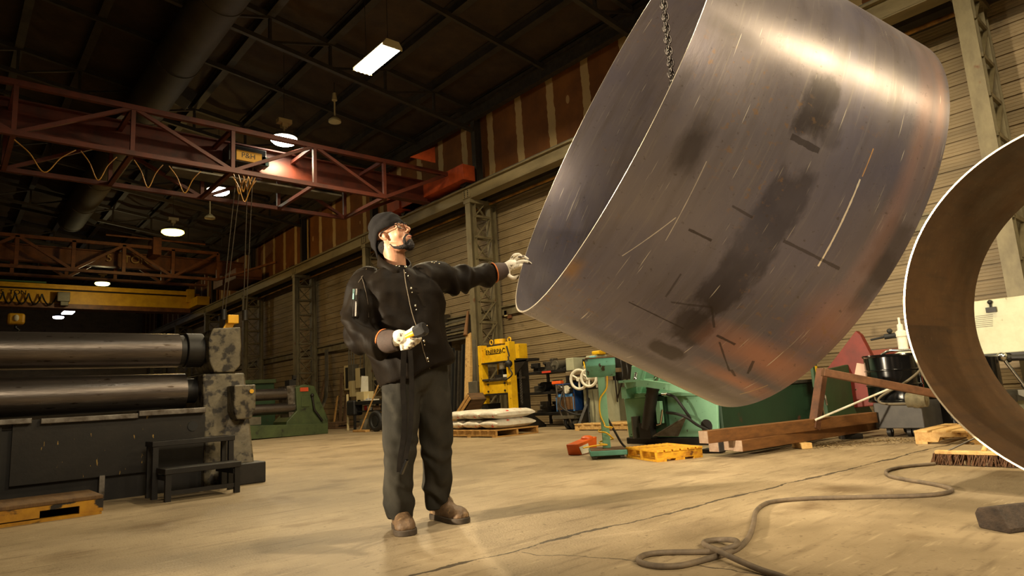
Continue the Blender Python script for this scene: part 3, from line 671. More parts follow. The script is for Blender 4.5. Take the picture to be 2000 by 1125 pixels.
def cyl_uv(px, py):                     # where a sight line first meets the outer skin: (along the axis, round the skin)
    d = ray(px, py); o = CAMP-CC
    d2 = d - CA*d.dot(CA); o2 = o - CA*o.dot(CA)
    dx, dy, ox, oy = d2.dot(_u)/CRU, d2.dot(_v)/CRV, o2.dot(_u)/CRU, o2.dot(_v)/CRV
    A, B, Cq = dx*dx+dy*dy, 2*(dx*ox+dy*oy), ox*ox+oy*oy-1; D = B*B-4*A*Cq
    t = (-B-math.sqrt(max(D, 0)))/(2*A); p = CAMP+d*t-CC
    th = math.atan2(p.dot(_v)/CRV, p.dot(_u)/CRU) % (2*math.pi)
    if th < RAD(277.5): th += 2*math.pi
    return p.dot(CA), th*(CRU+CRV)/2
DK = (46, 38, 34); OR = (166, 112, 84); RS = (140, 104, 60)
def st(px, py, ru, rv, al, soft=.2, wob=.85, sc=13, col=DK):
    a, b = cyl_uv(px, py); return (a, b, ru, rv, al, soft, wob, sc, col)
STAINS = [st(1600, 210, .07, .12, .7), st(1530, 400, .075, .13, .75), st(1480, 470, .085, .15, .8), st(1420, 560, .085, .14, .8), st(1350, 640, .08, .1, .75), st(1300, 685, .075, .06, .8, .15, .7), st(1355, 285, .045, .09, .75, .5, .9), st(1385, 600, .03, .25, .5),
          st(1330, 730, .5, .05, .35, .5), st(1740, 490, .07, .13, .5), st(1700, 560, .04, .12, .45), st(1600, 250, .1, .05, .4),
          st(1490, 700, .2, .07, .6, .7, .5, 4, OR), st(1440, 745, .14, .04, .6, .7, .6, 6, OR), st(1620, 640, .1, .1, .35, .8, .4, 4, OR), st(1780, 330, .03, .5, .4, .8, .2, 3, (150, 112, 96)), st(1838, 200, .02, .3, .4, .8, .2, 3, (160, 120, 100)),
          st(1118, 525, .03, .05, .6, .7, .7, 14, RS), st(1430, 60, .1, .03, .4, .6, .8, 9), st(1470, 430, .2, .2, .35, .9, .4, 3, (92, 92, 108)), st(1250, 420, .2, .2, .3, .9, .4, 3, (96, 88, 84)), st(1650, 420, .12, .2, .3, .9, .4, 3, (86, 84, 100))]
def sc(p0, p1, wd, al, col): return (cyl_uv(*p0), cyl_uv(*p1), wd, al, col)
LT = (214, 202, 180); BK = (44, 36, 30)
SCRATCH = [sc((1680, 350), (1598, 520), .0035, .85, LT), sc((1706, 290), (1684, 345), .002, .7, (200, 150, 90)), sc((1320, 425), (1215, 500), .0016, .5, LT), sc((1345, 448), (1390, 470), .005, .8, BK), sc((1430, 402), (1470, 425), .005, .6, BK),
           sc((1228, 590), (1335, 642), .0035, .8, BK), sc((1530, 470), (1640, 525), .006, .65, BK), sc((1400, 655), (1436, 673), .006, .8, BK), sc((1405, 668), (1425, 725), .004, .75, BK), sc((1428, 722), (1436, 735), .006, .7, BK), sc((1472, 705), (1460, 730), .006, .75, BK),
           sc((1330, 535), (1300, 580), .004, .55, BK), sc((1310, 590), (1345, 595), .004, .6, BK), sc((1345, 595), (1390, 600), .005, .6, BK), sc((1390, 600), (1395, 640), .005, .7, BK), sc((1545, 267), (1600, 295), .012, .7, BK), sc((1445, 770), (1500, 752), .002, .6, (176, 150, 104)), sc((1380, 315), (1300, 470), .0015, .4, LT)]
M['mill'] = steel_plate('mill_scale_steel', 'mill'); M['brown_plate'] = steel_plate('brown_rolled_steel', 'brown')
M['cut_edge'] = mat('bright_cut_edge', (216, 204, 180), .35, .7)
pl = rolled_plate('rolled_plate', CC, CA, _u, _v, CRU, CRV, CLN, .009, [M['mill'], M['cut_edge']], t0=RAD(277.5), t1=RAD(277.5)+2*math.pi-.012)
tag(pl, 'huge grey rolled steel plate tube hanging tilted on a chain before the worker', 'steel plate')
RC = Vector((4.239, .425, .9545)); RA = Vector((math.sin(1.640), math.cos(1.640), 0)); ru_ = Vector((0, 0, 1)).cross(RA).normalized(); rv_ = RA.cross(ru_)
rg = rolled_plate('steel_ring', RC, RA, ru_, rv_, .9545, .9545, 1.10, .010, [M['brown_plate'], M['cut_edge']])
tag(rg, 'big brown rolled steel ring standing on the floor at the right edge', 'steel ring')
# ------------------------------------------------------------------ chain
M['dark_chain'] = mat('oily_chain', (64, 58, 54), .34, .8)
T = thing('lifting_chain', 'dark lifting chain hanging down into the open end of the rolled plate', 'chain', PD(1314, 165, 2.56))
cb = PD(1314, 168, 2.56); LKP = .0245
for k in range(52):
    c = cb + V(0, 0, LKP*k); m = MB(); ax = V(CR.x, CR.y, 0).normalized() if k % 2 == 0 else V(CF.x, CF.y, 0).normalized()
    pts = []
    for i in range(20):
        t = 2*math.pi*i/20; pts.append(c + ax*(.0115*math.cos(t)) + V(0, 0, .0165*math.sin(t) + (.0 if abs(math.sin(t)) < .1 else math.copysign(.0025, math.sin(t)))))
    m.tube(pts, .0046, 8, loop=True); m.build('chain_link', M['dark_chain'], T, 60)
# ------------------------------------------------------------------ plate rolling machine on the left
M['roll'] = mat('polished_roll', (120, 112, 106), .26, .9, (84, 76, 72), 5, .35, .7, .12, 40, (.35, 3, 3), (60, 50, 42), 14, .64, .72, rough2=.42, spot_stretch=(.6, 2, 2))
M['cast'] = mat('worn_cast_frame', (116, 106, 84), .5, .25, (72, 65, 50), 6, .3, .7, .25, 30, (1, 1, 1), (36, 30, 22), 13, .5, .6)
M['base_plate'] = mat('scratched_dark_plate', (38, 33, 27), .5, .3, (26, 23, 20), 4, .3, .7, .1, 30, (1, 1, 1), (150, 122, 62), 16, .69, .72, spot_stretch=(2.5, 1, .7))
M['edge_steel'] = mat('edge_steel', (140, 134, 126), .4, .7, (70, 60, 50), 7)
T = thing('plate_rolling_machine', 'big dark plate rolling machine with two long steel rolls at the left', 'machine', (0, 7.1, 0))
m = MB(); m.cyl((-2.6, 7.1, 1.33), (1.80, 7.1, 1.33), .165, seg=64); m.build('upper_roll', M['roll'], T, 40)
m = MB(); m.cyl((1.80, 7.1, 1.33), (1.86, 7.1, 1.33), .150, seg=48); m.cyl((1.86, 7.1, 1.33), (2.02, 7.1, 1.33), .172, seg=48); m.build('roll_collar', M['black'], T, 40, bevel=.008)
m = MB(); m.cyl((-2.6, 7.1, .93), (1.86, 7.1, .93), .172, seg=64); m.build('lower_roll', M['roll'], T, 40)
m = MB(); m.cyl((1.86, 7.1, .93), (2.0, 7.1, .93), .12, seg=32); m.build('roll_neck', M['black'], T, 40)
m = MB(); m.extrude([(2.06, 1.53), (2.33, 1.55), (2.34, 1.36), (2.33, 1.16), (2.27, 1.09), (2.08, 1.09), (2.03, 1.2), (2.02, 1.42)], (0, 6.86, 0), (1, 0, 0), (0, 0, 1), (0, .5, 0)); m.build('bearing_block', M['cast'], T, bevel=.012)
m = MB(); m.hexa([V(1.97, 6.76, 0), V(2.44, 6.7, 0), V(2.44, 7.7, 0), V(1.97, 7.7, 0)], [V(1.965, 6.84, 1.08), V(2.37, 6.84, 1.08), V(2.37, 7.6, 1.08), V(1.965, 7.6, 1.08)]); m.build('end_frame', M['cast'], T, bevel=.02)
m = MB(); m.extrude([(2.19, .95), (2.40, .95), (2.40, .72), (2.36, .62), (2.22, .62), (2.19, .70)], (0, 6.62, 0), (1, 0, 0), (0, 0, 1), (0, .22, 0)); gb = m.build('gear_box', M['cast'], T, bevel=.012)
m = MB(); m.cyl((2.355, 6.62, .885), (2.355, 6.605, .885), .021, seg=16); m.build('button', M['yellow'], gb)
m = MB(); m.box(2.1, 2.5, 6.62, 7.6, 0, .2); m.build('foot_block', M['black'], T, bevel=.01)
m = MB(); m.box(-2.6, .43, 6.80, 6.83, .21, .73); m.build('side_plate', M['base_plate'], T)
m = MB(); m.box(.50, 1.98, 6.80, 6.83, .21, .73); sp_ = m.build('side_plate', M['base_plate'], T)
m = MB(); m.cyl((1.87, 6.8, .585), (1.87, 6.79, .585), .045, seg=24); m.build('round_hole', M['rubber'], sp_)
m = MB(); m.box(-2.6, .62, 6.74, 6.83, .70, .745); m.box(.68, 1.40, 6.75, 6.83, .69, .735); m.box(1.40, 1.97, 6.74, 6.83, .705, .755); m.build('edge_bar', M['edge_steel'], T, bevel=.006)
m = MB(); m.box(-2.6, 2.0, 6.86, 7.7, 0, .66); m.build('bed', M['black'], T)
m = MB(); m.box(1.12, 1.16, 6.77, 6.9, .02, .22); m.build('bracket', M['edge_steel'], T)
m = MB(); m.box(-2.6, 1.96, 6.84, 7.5, .66, .70); m.build('bed_top', M['black'], T)
# step stool
T = thing('step_stool', 'dark steel two-step stool in front of the plate rolling machine', 'step stool', (1.75, 6.25, 0))
y1, y2 = 6.05, 6.36; a, b = PY(318, 917, y1), PY(472, 901, y1); zl = (a.z+b.z)/2; x0, x1 = 1.46, 2.07
c, d = PY(298, 861, y2), PY(455, 852, y2); zu = (c.z+d.z)/2; u0, u1 = c.x, d.x+.02
m = MB(); m.box(x0, x1, y1, y2-.02, zl-.045, zl); m.build('tread', M['black'], T, bevel=.004)
m = MB(); m.box(u0, u1, y2, y2+.26, zu-.045, zu); m.build('tread', M['black'], T, bevel=.004)
for x in (x0+.03, x1-.03):
    m = MB(); m.box(x-.022, x+.022, y1+.01, y1+.055, 0, zl-.04); m.build('leg', M['black'], T)
for x in (u0+.03, u1-.03):
    for y in (y2+.01, y2+.2):
        m = MB(); m.box(x-.022, x+.022, y, y+.045, 0, zu-.04); m.build('leg', M['black'], T)
m = MB(); m.box(x0+.03, x1-.03, y1+.02, y1+.05, .05, .085); m.build('cross_rail', M['black'], T)
for x in (x0+.04, x1-.04):
    m = MB(); m.box(x-.02, x+.02, y1+.03, y2+.2, zl-.1, zl-.06); m.build('side_rail', M['black'], T)
# low platform
T = thing('low_platform', 'low worn platform with yellow and black front edge at the lower left', 'platform', (.2, 6.2, 0))
zt = (PY(0, 988, 5.94).z + PY(200, 968, 5.94).z)/2
M['deck'] = mat('worn_deck', (122, 92, 54), .75, 0, (84, 60, 36), 3, .3, .7, .3, 30, (6, 1, 1))
M['haz'] = mat('chipped_yellow', (196, 142, 24), .55, 0, (150, 100, 18), 5, .4, .7, .2, 30, (1, 1, 1), (30, 24, 16), 7, .54, .6, spot_stretch=(1, 1, 2))
m = MB(); m.box(-1.4, 1.01, 5.93, 6.52, zt-.03, zt); m.build('deck', M['deck'], T, bevel=.006)
m = MB(); m.box(-1.4, .62, 5.92, 5.95, .03, zt-.03); m.box(.86, 1.01, 5.92, 5.95, .02, zt-.03); m.box(.62, .86, 5.92, 5.95, zt-.06, zt-.03); m.build('front_board', M['haz'], T)
m = MB(); m.box(.97, 1.01, 5.95, 6.5, .02, zt-.03); m.build('end_board', M['haz'], T)
m = MB(); m.box(-1.4, 1.0, 5.91, 5.97, 0, .022); m.build('bottom_runner', M['haz'], T)
m = MB(); m.box(-1.4, .97, 6.47, 6.51, 0, zt-.03); m.build('back_board', M['oldwood'], T)
# hook block of the red crane
p = PY(452, 634, 14.4)
T = thing('hook_block', 'small yellow crane hook on thin ropes hanging beyond the plate rolling machine', 'hook block', p)
m = MB(); m.box(p.x-.1, p.x+.12, 14.3, 14.5, p.z+.02, p.z+.2); m.extrude([(-.1, .05), (.08, .05), (-.02, -.16), (-.18, -.3), (-.26, -.26)], p, (1, 0, 0), (0, 0, 1), (0, .06, 0)); m.build('hook', M['yellow'], T, bevel=.01)
for dx in (-.16, .28):
    m = MB(); m.cyl((p.x+dx, 14.4, p.z+.1), (p.x+dx, 14.4, p.z+.32), .06, seg=12); m.build('sheave', M['black'], T, 40)
    for e_ in (-.03, .03):
        m = MB(); m.cyl((p.x+dx+e_, 14.4, p.z+.3), (hp.x+dx*.5+e_*2, 14.5, 6.5), .009, seg=6); m.build('rope', M['wire'], T)
# green plate rolls far back
M['mach_green'] = mat('olive_green_machine', (72, 86, 48), .5, .05, (52, 63, 35), 3, .35, .7, 0, 40, (1, 1, 1), (30, 32, 22), 6, .62, .72)
M['darkgreen'] = mat('dark_green_panel', (44, 74, 44), .5, .05, (34, 58, 36), 2, .35, .7, 0, 40, (1, 1, 1), (84, 52, 34), 3.5, .68, .74)
Y0 = 16.9
T = thing('plate_rolls', 'green plate rolls with two steel rolls standing far back beside the wall', 'machine', (6.6, 17.3, 0))
def q(px, py, y=Y0): return PY(px, py, y)
def poly_y(m, pts, y, dep): m.extrude([(q(a, b, y).x, max(q(a, b, y).z, 0)) for a, b in pts], (0, y, 0), (1, 0, 0), (0, 0, 1), (0, dep, 0)); return m
m = MB(); poly_y(m, [(578, 757), (596, 751), (614, 754), (641, 818), (641, 850), (556, 852), (560, 824), (580, 802)], Y0, .9); hs = m.build('end_housing', M['mach_green'], T, bevel=.015)
m = MB(); a = q(586, 757, Y0-.01); b = q(602, 764, Y0-.01); m.box(a.x, b.x, Y0-.02, Y0, b.z, a.z); m.build('name_plate', mat('orange_red_plate', (196, 74, 34), .5), hs)
m = MB(); a = q(588, 774); b = q(604, 794); m.box(a.x, b.x, Y0-.02, Y0, b.z, a.z); hp2 = m.build('hatch', M['mach_green'], hs, bevel=.01)
m = MB(); m.tube([q(610, 775, Y0-.03), q(614, 800, Y0-.06), q(630, 822, Y0-.04)], .03, 8); m.ball(q(610, 772, Y0-.04), .05, 10); m.build('lever', M['black'], T, 60)
m = MB(); poly_y(m, [(440, 833), (641, 827), (641, 851), (440, 862)], Y0-.15, 1.2); m.build('bed', M['mach_green'], T, bevel=.01)
a, b = q(480, 772), q(570, 769); zc = (a.z+b.z)/2; r_ = (q(520, 761).z-q(520, 784).z)/2
m = MB(); m.cyl((3.6, Y0+.25, zc), (b.x+.25, Y0+.25, zc), r_, seg=32); m.build('upper_roll', M['roll'], T, 40)
zc2 = q(520, 800).z; r2 = (q(520, 789).z-q(520, 811).z)/2
m = MB(); m.cyl((3.6, Y0+.2, zc2), (b.x+.25, Y0+.2, zc2), r2, seg=32); m.build('lower_roll', M['roll'], T, 40)
m = MB(); poly_y(m, [(560, 754), (577, 752), (577, 826), (566, 826)], Y0+.1, .6); m.build('cheek_plate', M['edge_steel'], T)
m = MB(); poly_y(m, [(480, 815), (510, 814), (510, 829), (480, 831)], Y0-.1, .3); m.build('side_box', M['galv'], T)
m = MB(); poly_y(m, [(565, 742), (578, 740), (578, 752), (565, 756)], Y0+.2, .3); poly_y(m, [(573, 733), (579, 733), (579, 742), (573, 742)], Y0+.2, .1); m.build('motor', M['black'], T)
Y3 = 20.5
T = thing('shear_table', 'low green machine top behind the green plate rolls', 'machine', (PY(500, 800, Y3).x, Y3+.4, 0))
m = MB(); poly_y(m, [(440, 749), (535, 745), (538, 775), (538, 850), (440, 852)], Y3, .8); m.build('body', M['darkgreen'], T, bevel=.02)
m = MB(); poly_y(m, [(440, 744), (540, 740), (540, 748), (440, 752)], Y3-.1, 1.0); m.build('top', M['mach_green'], T, bevel=.02)
# ------------------------------------------------------------------ along the right wall
def xr(px0, px1, py0, py1, X):                # pixel rectangle on a plane X -> y and z ranges
    a, b = PX(px0, py0, X), PX(px1, py1, X); c, d = PX(px0, py1, X), PX(px1, py0, X)
    ya, yb = (a.y+c.y)/2, (b.y+d.y)/2; zt, zb = (a.z+d.z)/2, (b.z+c.z)/2
    return min(ya, yb), max(ya, yb), max(min(zt, zb), 0), max(zt, zb)
def bx(px0, px1, py0, py1, X, dep, m=None, floor=False):
    m = m or MB(); ya, yb, za, zb = xr(px0, px1, py0, py1, X); m.box(X, X+dep, ya, yb, 0 if floor else za, zb); return m
# yellow hydraulic press
XP = 8.95
ya, yb, za, zb = xr(933, 999, 672, 842, XP); Hp = PX(935, 676, XP).z
yl, yr = PX(935, 700, XP).y, PX(999, 740, XP).y
T = thing('hydraulic_press', 'yellow hydraulic workshop press standing by the wall left of the hanging plate', 'press', (XP+.3, (yl+yr)/2, 0))
Y_ = M['press_yellow']; W_ = yl-yr
def zpx(py, px=965): return PX(px, py, XP).z
for s, y in ((0, yl), (1, yr)):
    y0 = y-.12 if not s else y; y1 = y if not s else y+.12
    m = MB(); m.box(XP-.02, XP+.15, y0, y1, .1 if s else zpx(788), Hp); m.build('side_post', Y_, T, bevel=.006)
    if not s:
        m = MB(); m.box(XP, XP+.45, y0, y1-.02, 0, zpx(788)); m.build('leg', M['black'], T)
    m = MB(); m.extrude([(-.45, 0), (.9, 0), (.9, .05), (.5, .3), (0, .3), (-.45, .05)], (XP, y0, 0), (1, 0, 0), (0, 0, 1), (0, .03, 0)); m.build('foot', M['black'], T)
m = MB(); m.box(XP+.03, XP+.12, yr+.14, yl-.12, zpx(707), zpx(676)); hd = m.build('head_beam', Y_, T, bevel=.006)
letter('ENERPAC', .135, (XP+.025, (yl+yr)/2-.02, zpx(687)), (0, -1, 0), (0, 0, 1), M['black'], hd, sx=1.15)
m = MB(); m.box(XP+.025, XP+.032, (yl+yr)/2-.2, (yl+yr)/2+.2, zpx(691.5), zpx(690)); m.build('underline', M['black'], hd)
m = MB(); m.box(XP+.18, XP+.22, yr+.14, yl-.12, zpx(707), zpx(676)); m.build('rear_head_beam', Y_, T)
m = MB(); m.box(XP+.03, XP+.12, yr+.14, yl-.12, zpx(769), zpx(745)); bd = m.build('bed_beam', Y_, T, bevel=.006)
for y in (yr+.25, yl-.25):
    for z in (zpx(764), zpx(750)):
        m = MB(); m.cyl((XP+.03, y, z), (XP+.01, y, z), .022, seg=12); m.build('bolt', M['black'], bd)
m = MB(); m.box(XP-.02, XP+.5, yr+.12, yl-.1, zpx(743), zpx(739)); m.build('table_plate', M['steel'], T, bevel=.005)
m = MB(); m.box(XP-.02, XP+.5, yr+.12, yl-.1, zpx(772), zpx(769)); m.box(XP-.02, XP+.4, yr+.12, yl-.1, zpx(709), zpx(707)); m.build('cross_plate', M['black'], T)
yc_ = (yl+yr)/2
m = MB(); m.cyl((XP+.22, yc_, zpx(708)), (XP+.22, yc_, zpx(722)), .07, seg=20); m.build('ram', M['white'], T, 40)
m = MB(); m.cyl((XP+.22, yc_, zpx(722)), (XP+.22, yc_, zpx(733)), .1, seg=20); m.box(XP+.1, XP+.34, yc_-.14, yc_+.14, zpx(739), zpx(732)); m.build('press_tool', M['black'], T, 40)
for y in (yl-.3, yl-.5):
    m = MB(); m.box(XP+.3, XP+.36, y-.05, y+.05, zpx(740), zpx(708)); m.build('guide_post', Y_, T)
m = MB(); m.box(XP+.05, XP+.16, yr+.2, yr+.32, zpx(738), zpx(733)); m.build('gauge_block', M['white'], T)
m = MB(); m.cyl((XP+.2, yc_, Hp), (XP+.2, yc_, Hp+.1), .13, seg=20); m.torus((XP+.2, yc_-.3, Hp+.06), (1, 0, 0), .05, .014, 14, 6); m.torus((XP+.2, yc_+.3, Hp+.06), (1, 0, 0), .05, .014, 14, 6); m.build('cylinder_cap', Y_, T, 40)
m = MB(); a = PX(914, 746, XP); b = PX(932, 776, XP); m.box(XP, XP+.3, b.y, a.y, b.z, a.z); sb = m.build('side_box', M['galv'], T, bevel=.01)
m = MB(); m.box(XP-.005, XP+.3, b.y, a.y, b.z-.07, b.z-.005); m.build('box_trim', Y_, sb)
m = MB(); m.box(XP+.1, XP+.4, yr-.45, yr, zpx(712), zpx(707)); m.extrude([(0, 0), (-.4, 0), (0, -.3)], (XP+.1, yr, zpx(709)), (0, 1, 0), (0, 0, 1), (.02, 0, 0)); m.build('pump_shelf', M['black'], T)
m = MB(); m.tube(catmull([V(XP-.04, yr+.02, zpx(700)), V(XP-.08, yr-.05, zpx(722)), V(XP-.08, yr-.12, zpx(735)), V(XP-.06, yr+.1, zpx(744)), V(XP, yr+.2, zpx(742))], 8), .014, 8); m.build('hose', M['rubber'], T, 60)
m = MB(); m.tube(catmull([V(XP-.04, yr+.05, zpx(680)), V(XP-.04, yr-.02, zpx(700))], 4), .016, 8); m.ball((XP-.05, yr, zpx(714)), .08, 10); m.build('hose_valve', M['rubber'], T, 60)
m = MB(); a = PX(1012, 672, XP+.6); b = PX(1021, 700, XP+.6); m.box(XP+.5, XP+.75, b.y, a.y, b.z, a.z); m.build('rear_post', Y_, T, bevel=.005)
m = MB(); m.box(XP+.4, XP+.7, b.y-.05, a.y+.05, .1, b.z); m.build('rear_leg', M['black'], T)
# chain hanging on the press's rear leg
ch = thing('hanging_chain', 'loose chain hanging beside the yellow press', 'chain', PX(1018, 790, XP+.3))
for k in range(30):
    c = PX(1015+k*.15, 712+k*2.6, XP+.3); m = MB(); ax = V(0, 1, 0) if k % 2 else V(1, 0, 0)
    m.tube([c+ax*(.022*math.cos(t*math.pi/5))+V(0, 0, .034*math.sin(t*math.pi/5)) for t in range(10)], .008, 6, loop=True); m.build('chain_link', M['steel'], ch, 60)
# sacks on a pallet
def pallet(name, label, wood, o, ux, uy, L_, W_, H_, nb, group=None, th=.02, stringers=3, notch=False):
    o = Vector(o); ux = Vector(ux).normalized(); uy = Vector(uy).normalized(); T = thing(name, label, 'pallet', o, group)
    R_ = Matrix(((ux.x, uy.x, 0, o.x), (ux.y, uy.y, 0, o.y), (0, 0, 1, o.z), (0, 0, 0, 1)))
    for j in range(stringers):
        m = MB(); m.T = R_; y = (W_-.045)*j/(stringers-1)
        if notch: m.extrude([(0, th), (.08*L_, th), (L_*.18, th), (L_*.2, H_*.52), (L_*.42, H_*.52), (L_*.44, th), (L_*.58, th), (L_*.6, H_*.52), (L_*.8, H_*.52), (L_*.82, th), (L_, th), (L_, H_-th), (0, H_-th)], (0, y, 0), (1, 0, 0), (0, 0, 1), (0, .04, 0))
        else: m.box(0, L_, y, y+.045, th, H_-th)
        m.build('stringer', wood, T)
    for j in range(nb):
        w_ = L_/nb*.78; x = (L_-w_)*j/(nb-1); m = MB(); m.T = R_; m.box(x, x+w_, -.012, W_+.012, H_-th, H_); m.build('deck_board', wood, T, bevel=.003)
    for x in (0, (L_-.1)/2, L_-.1):
        m = MB(); m.T = R_; m.box(x, x+.1, 0, W_, 0, th); m.build('bottom_board', wood, T)
    return T
a, b = G(868, 859), G(985, 846)
d_ = V(0, -1, 0); XS = 7.25; y0, y1 = PX(868, 855, XS).y, PX(968, 850, XS).y
pallet('wooden_pallet', 'wooden pallet on the floor carrying white sacks', M['wood'], (XS, y1, 0), (0, 1, 0), (1, 0, 0), y0-y1, 1.0, .13, 7)
M['sack'] = mat('white_sack', (224, 218, 204), .5, 0, (188, 180, 164), 5, .4, .7, .25, 14, (1, 1, 1), (196, 60, 40), 9, .635, .65)
SL = ['top layer, left end', 'top layer, middle', 'top layer, right end', 'lower layer, left end', 'lower layer, middle', 'lower layer, right end']
i = 0
for lay in (1, 0):
    for k in range(3):
        L1 = (y0-y1)/3; yc = y0 - L1*(k+.5); m = MB(); rings = []
        for s in range(9):
            t = s/8; yy = yc + (t-.5)*L1*1.0; sq = min(1, .35+3.2*min(t, 1-t)); ring_ = []
            for q_ in range(20):
                an = 2*math.pi*q_/20; cx, sx_ = math.cos(an), math.sin(an); px_ = math.copysign(abs(cx)**.55, cx)*.46; pz = math.copysign(abs(sx_)**.6, sx_)*.082*sq
                ring_.append(V(XS+.5+px_ + .012*noise.noise((px_*6, yy*5, lay+k)), yy, .13+.09+lay*.165+pz+.012*noise.noise((px_*7, yy*7, 3+lay))))
            rings.append(ring_)
        m.loft(rings); o = m.build('sack', M['sack'], None, 60)
        tag(o, 'white sack with red print, ' + SL[i], 'sack', 'white sacks on the pallet'); i += 1
# steel shelf with parts
XS2 = 10.1
T = thing('storage_rack', 'dark steel rack loaded with machine parts by the wall, right of the yellow press', 'rack', (10.3, 9.7, 0))
ys0, ys1 = PX(1024, 730, XS2).y, PX(1106, 722, XS2).y
zs = [PX(1065, p_, XS2).z for p_ in (724, 765, 806)]
for z in zs:
    m = MB(); m.box(XS2, XS2+.75, ys1, ys0, z-.06, z); m.build('shelf', M['black'], T, bevel=.004)
for x in (XS2+.02, XS2+.7):
    for y in ((ys1+.02, ys0-.02) if x < XS2+.5 else (ys1+.02, (ys0+ys1)/2, ys0-.02)):
        m = MB(); m.box(x, x+.05, y-.03, y+.03, 0, zs[0]-.05); m.build('upright', M['black'], T)
random.seed(11)
kinds = ['vise', 'pipe fitting', 'steel block', 'motor', 'flange']; HT = ['top', 'middle', 'bottom']; NT_ = ['first', 'second', 'third', 'fourth', 'fifth', 'sixth']
for si, z in enumerate(zs):
    n_ = 6
    for k in range(n_):
        y = ys0 - (ys0-ys1)*(k+.5)/n_; kd = (k+si*2) % 5; h = random.uniform(.16, .26); mt = [M['black'], M['galv'], M['steel'], M['dark_steel']][(k*3+si) % 4]; x = XS2+.42
        m = MB()
        if kd == 0: m.box(x-.15, x+.2, y-.09, y+.09, z, z+h*.55); m.box(x-.2, x-.1, y-.11, y+.11, z+h*.4, z+h); m.cyl((x-.3, y, z+h*.6), (x-.1, y, z+h*.6), .025, seg=10)
        elif kd == 1: m.lathe([(.12, 0), (.12, .03), (.06, .05), (.06, h*.7), (.1, h*.75), (.1, h)], (x, y, z), seg=18)
        elif kd == 2: m.box(x-.14, x+.14, y-.12, y+.12, z, z+h*.8); m.box(x-.08, x+.08, y-.05, y+.05, z+h*.8, z+h*1.1)
        elif kd == 3: m.cyl((x-.2, y, z+.11), (x+.2, y, z+.11), .11, seg=20); m.cyl((x-.3, y, z+.11), (x-.2, y, z+.11), .03, seg=10); m.box(x-.12, x+.12, y-.1, y+.1, z, z+.04)
        else: m.lathe([(.15, 0), (.15, .04), (.08, .06), (.08, .12), (.04, .12), (.04, h)], (x, y, z), seg=20)
        nm = kinds[kd].replace(' ', '_')
        tag(m.build(nm, mt, None, 40, bevel=.006), 'metal %s on the rack, %s shelf, %s from the left' % (kinds[kd], HT[si], NT_[k]), 'machine part', 'parts on the ' + HT[si] + ' shelf of the rack')
m = MB(); y = PX(1067, 722, XS2).y; m.box(XS2-.01, XS2+.05, y-.14, y+.14, zs[0]-.05, zs[0]-.01); tag(m.build('reflector_strip', mat('red_strip', (214, 70, 44), .5)), 'red strip stuck on the front edge of the top rack shelf', 'strip')
# long stock leaning behind the worker's hip
XB = 10.0
random.seed(3)
st_l = []
for k in range(8):
    px = 868+k*6.6; mt = [M['black'], M['dark_steel'], M['rubber']][k % 3]
    a = PX(px, 832, XB); b = PX(px+4, 672+random.uniform(0, 22), XB+.55); a.z = 0
    m = MB(); m.beam(a, b, .055, .08, up=(1, 0, 0)); tag(m.build('steel_bar', mt), 'tall dark bar leaning left of the pale plank, %s from the left' % ORD[k], 'steel bar', 'dark bars leaning behind the worker')
a = PX(912, 812, XB-.25); a.z = 0; b = PX(917, 653, XB+.4)
m = MB(); m.beam(a, b, .22, .09, up=(1, 0, 0)); tag(m.build('wood_plank', M['wood2'], bevel=.005), 'pale tall wooden plank leaning upright left of the yellow press', 'plank')
a = PX(928, 800, XB-.35); a.z = 0
for dx, h_, lb in ((926, 664, 'tall rusty grey flat bar leaning between the pale plank and the yellow press'),):
    m = MB(); m.beam(a, PX(dx, h_, XB-.1), .1, .05, up=(1, 0, 0)); tag(m.build('flat_bar', M['galv']), lb, 'steel bar')
m = MB(); a = PX(909, 655, XB+.3); b = PX(914, 608, XB+.5); m.tube([a, b], [.06, .03], 10); tag(m.build('round_bar', mat('rusty_bar', (120, 84, 48), .7)), 'thin rusty round bar sticking up above the pale plank', 'steel bar')
a = G(905, 838, .1); T = thing('wooden_crate', 'small wooden crate tipped up behind the white sacks', 'crate', (8.9, 11.6, 0))
m = MB(); c = PX(916, 800, 8.45); R_ = Matrix.Translation(c) @ Euler((RAD(-40), 0, 0)).to_matrix().to_4x4(); m.T = R_
m.box(-.2, .2, -.4, .4, -.08, -.05); 
for y in (-.4, .37): m.box(-.2, .2, y, y+.03, -.08, .1)
for x in (-.2, .18): m.box(x, x+.02, -.4, .4, -.08, .1)
m.build('box', M['oldwood'], T)
m = MB(); m.T = R_; m.box(-.22, -.2, -.4, .4, .02, .08); m.box(-.22, -.2, -.4, .4, -.06, 0); m.build('slat', M['wood'], T)
m = MB(); a = PX(893, 836, 9.2); m.lathe([(.35, 0), (.35, .28), (.2, .4), (0, .42)], (9.2, a.y, 0), seg=20); tag(m.build('scrap_bin', M['black'], None, 40), 'low black bin on the floor behind the white sacks', 'bin')
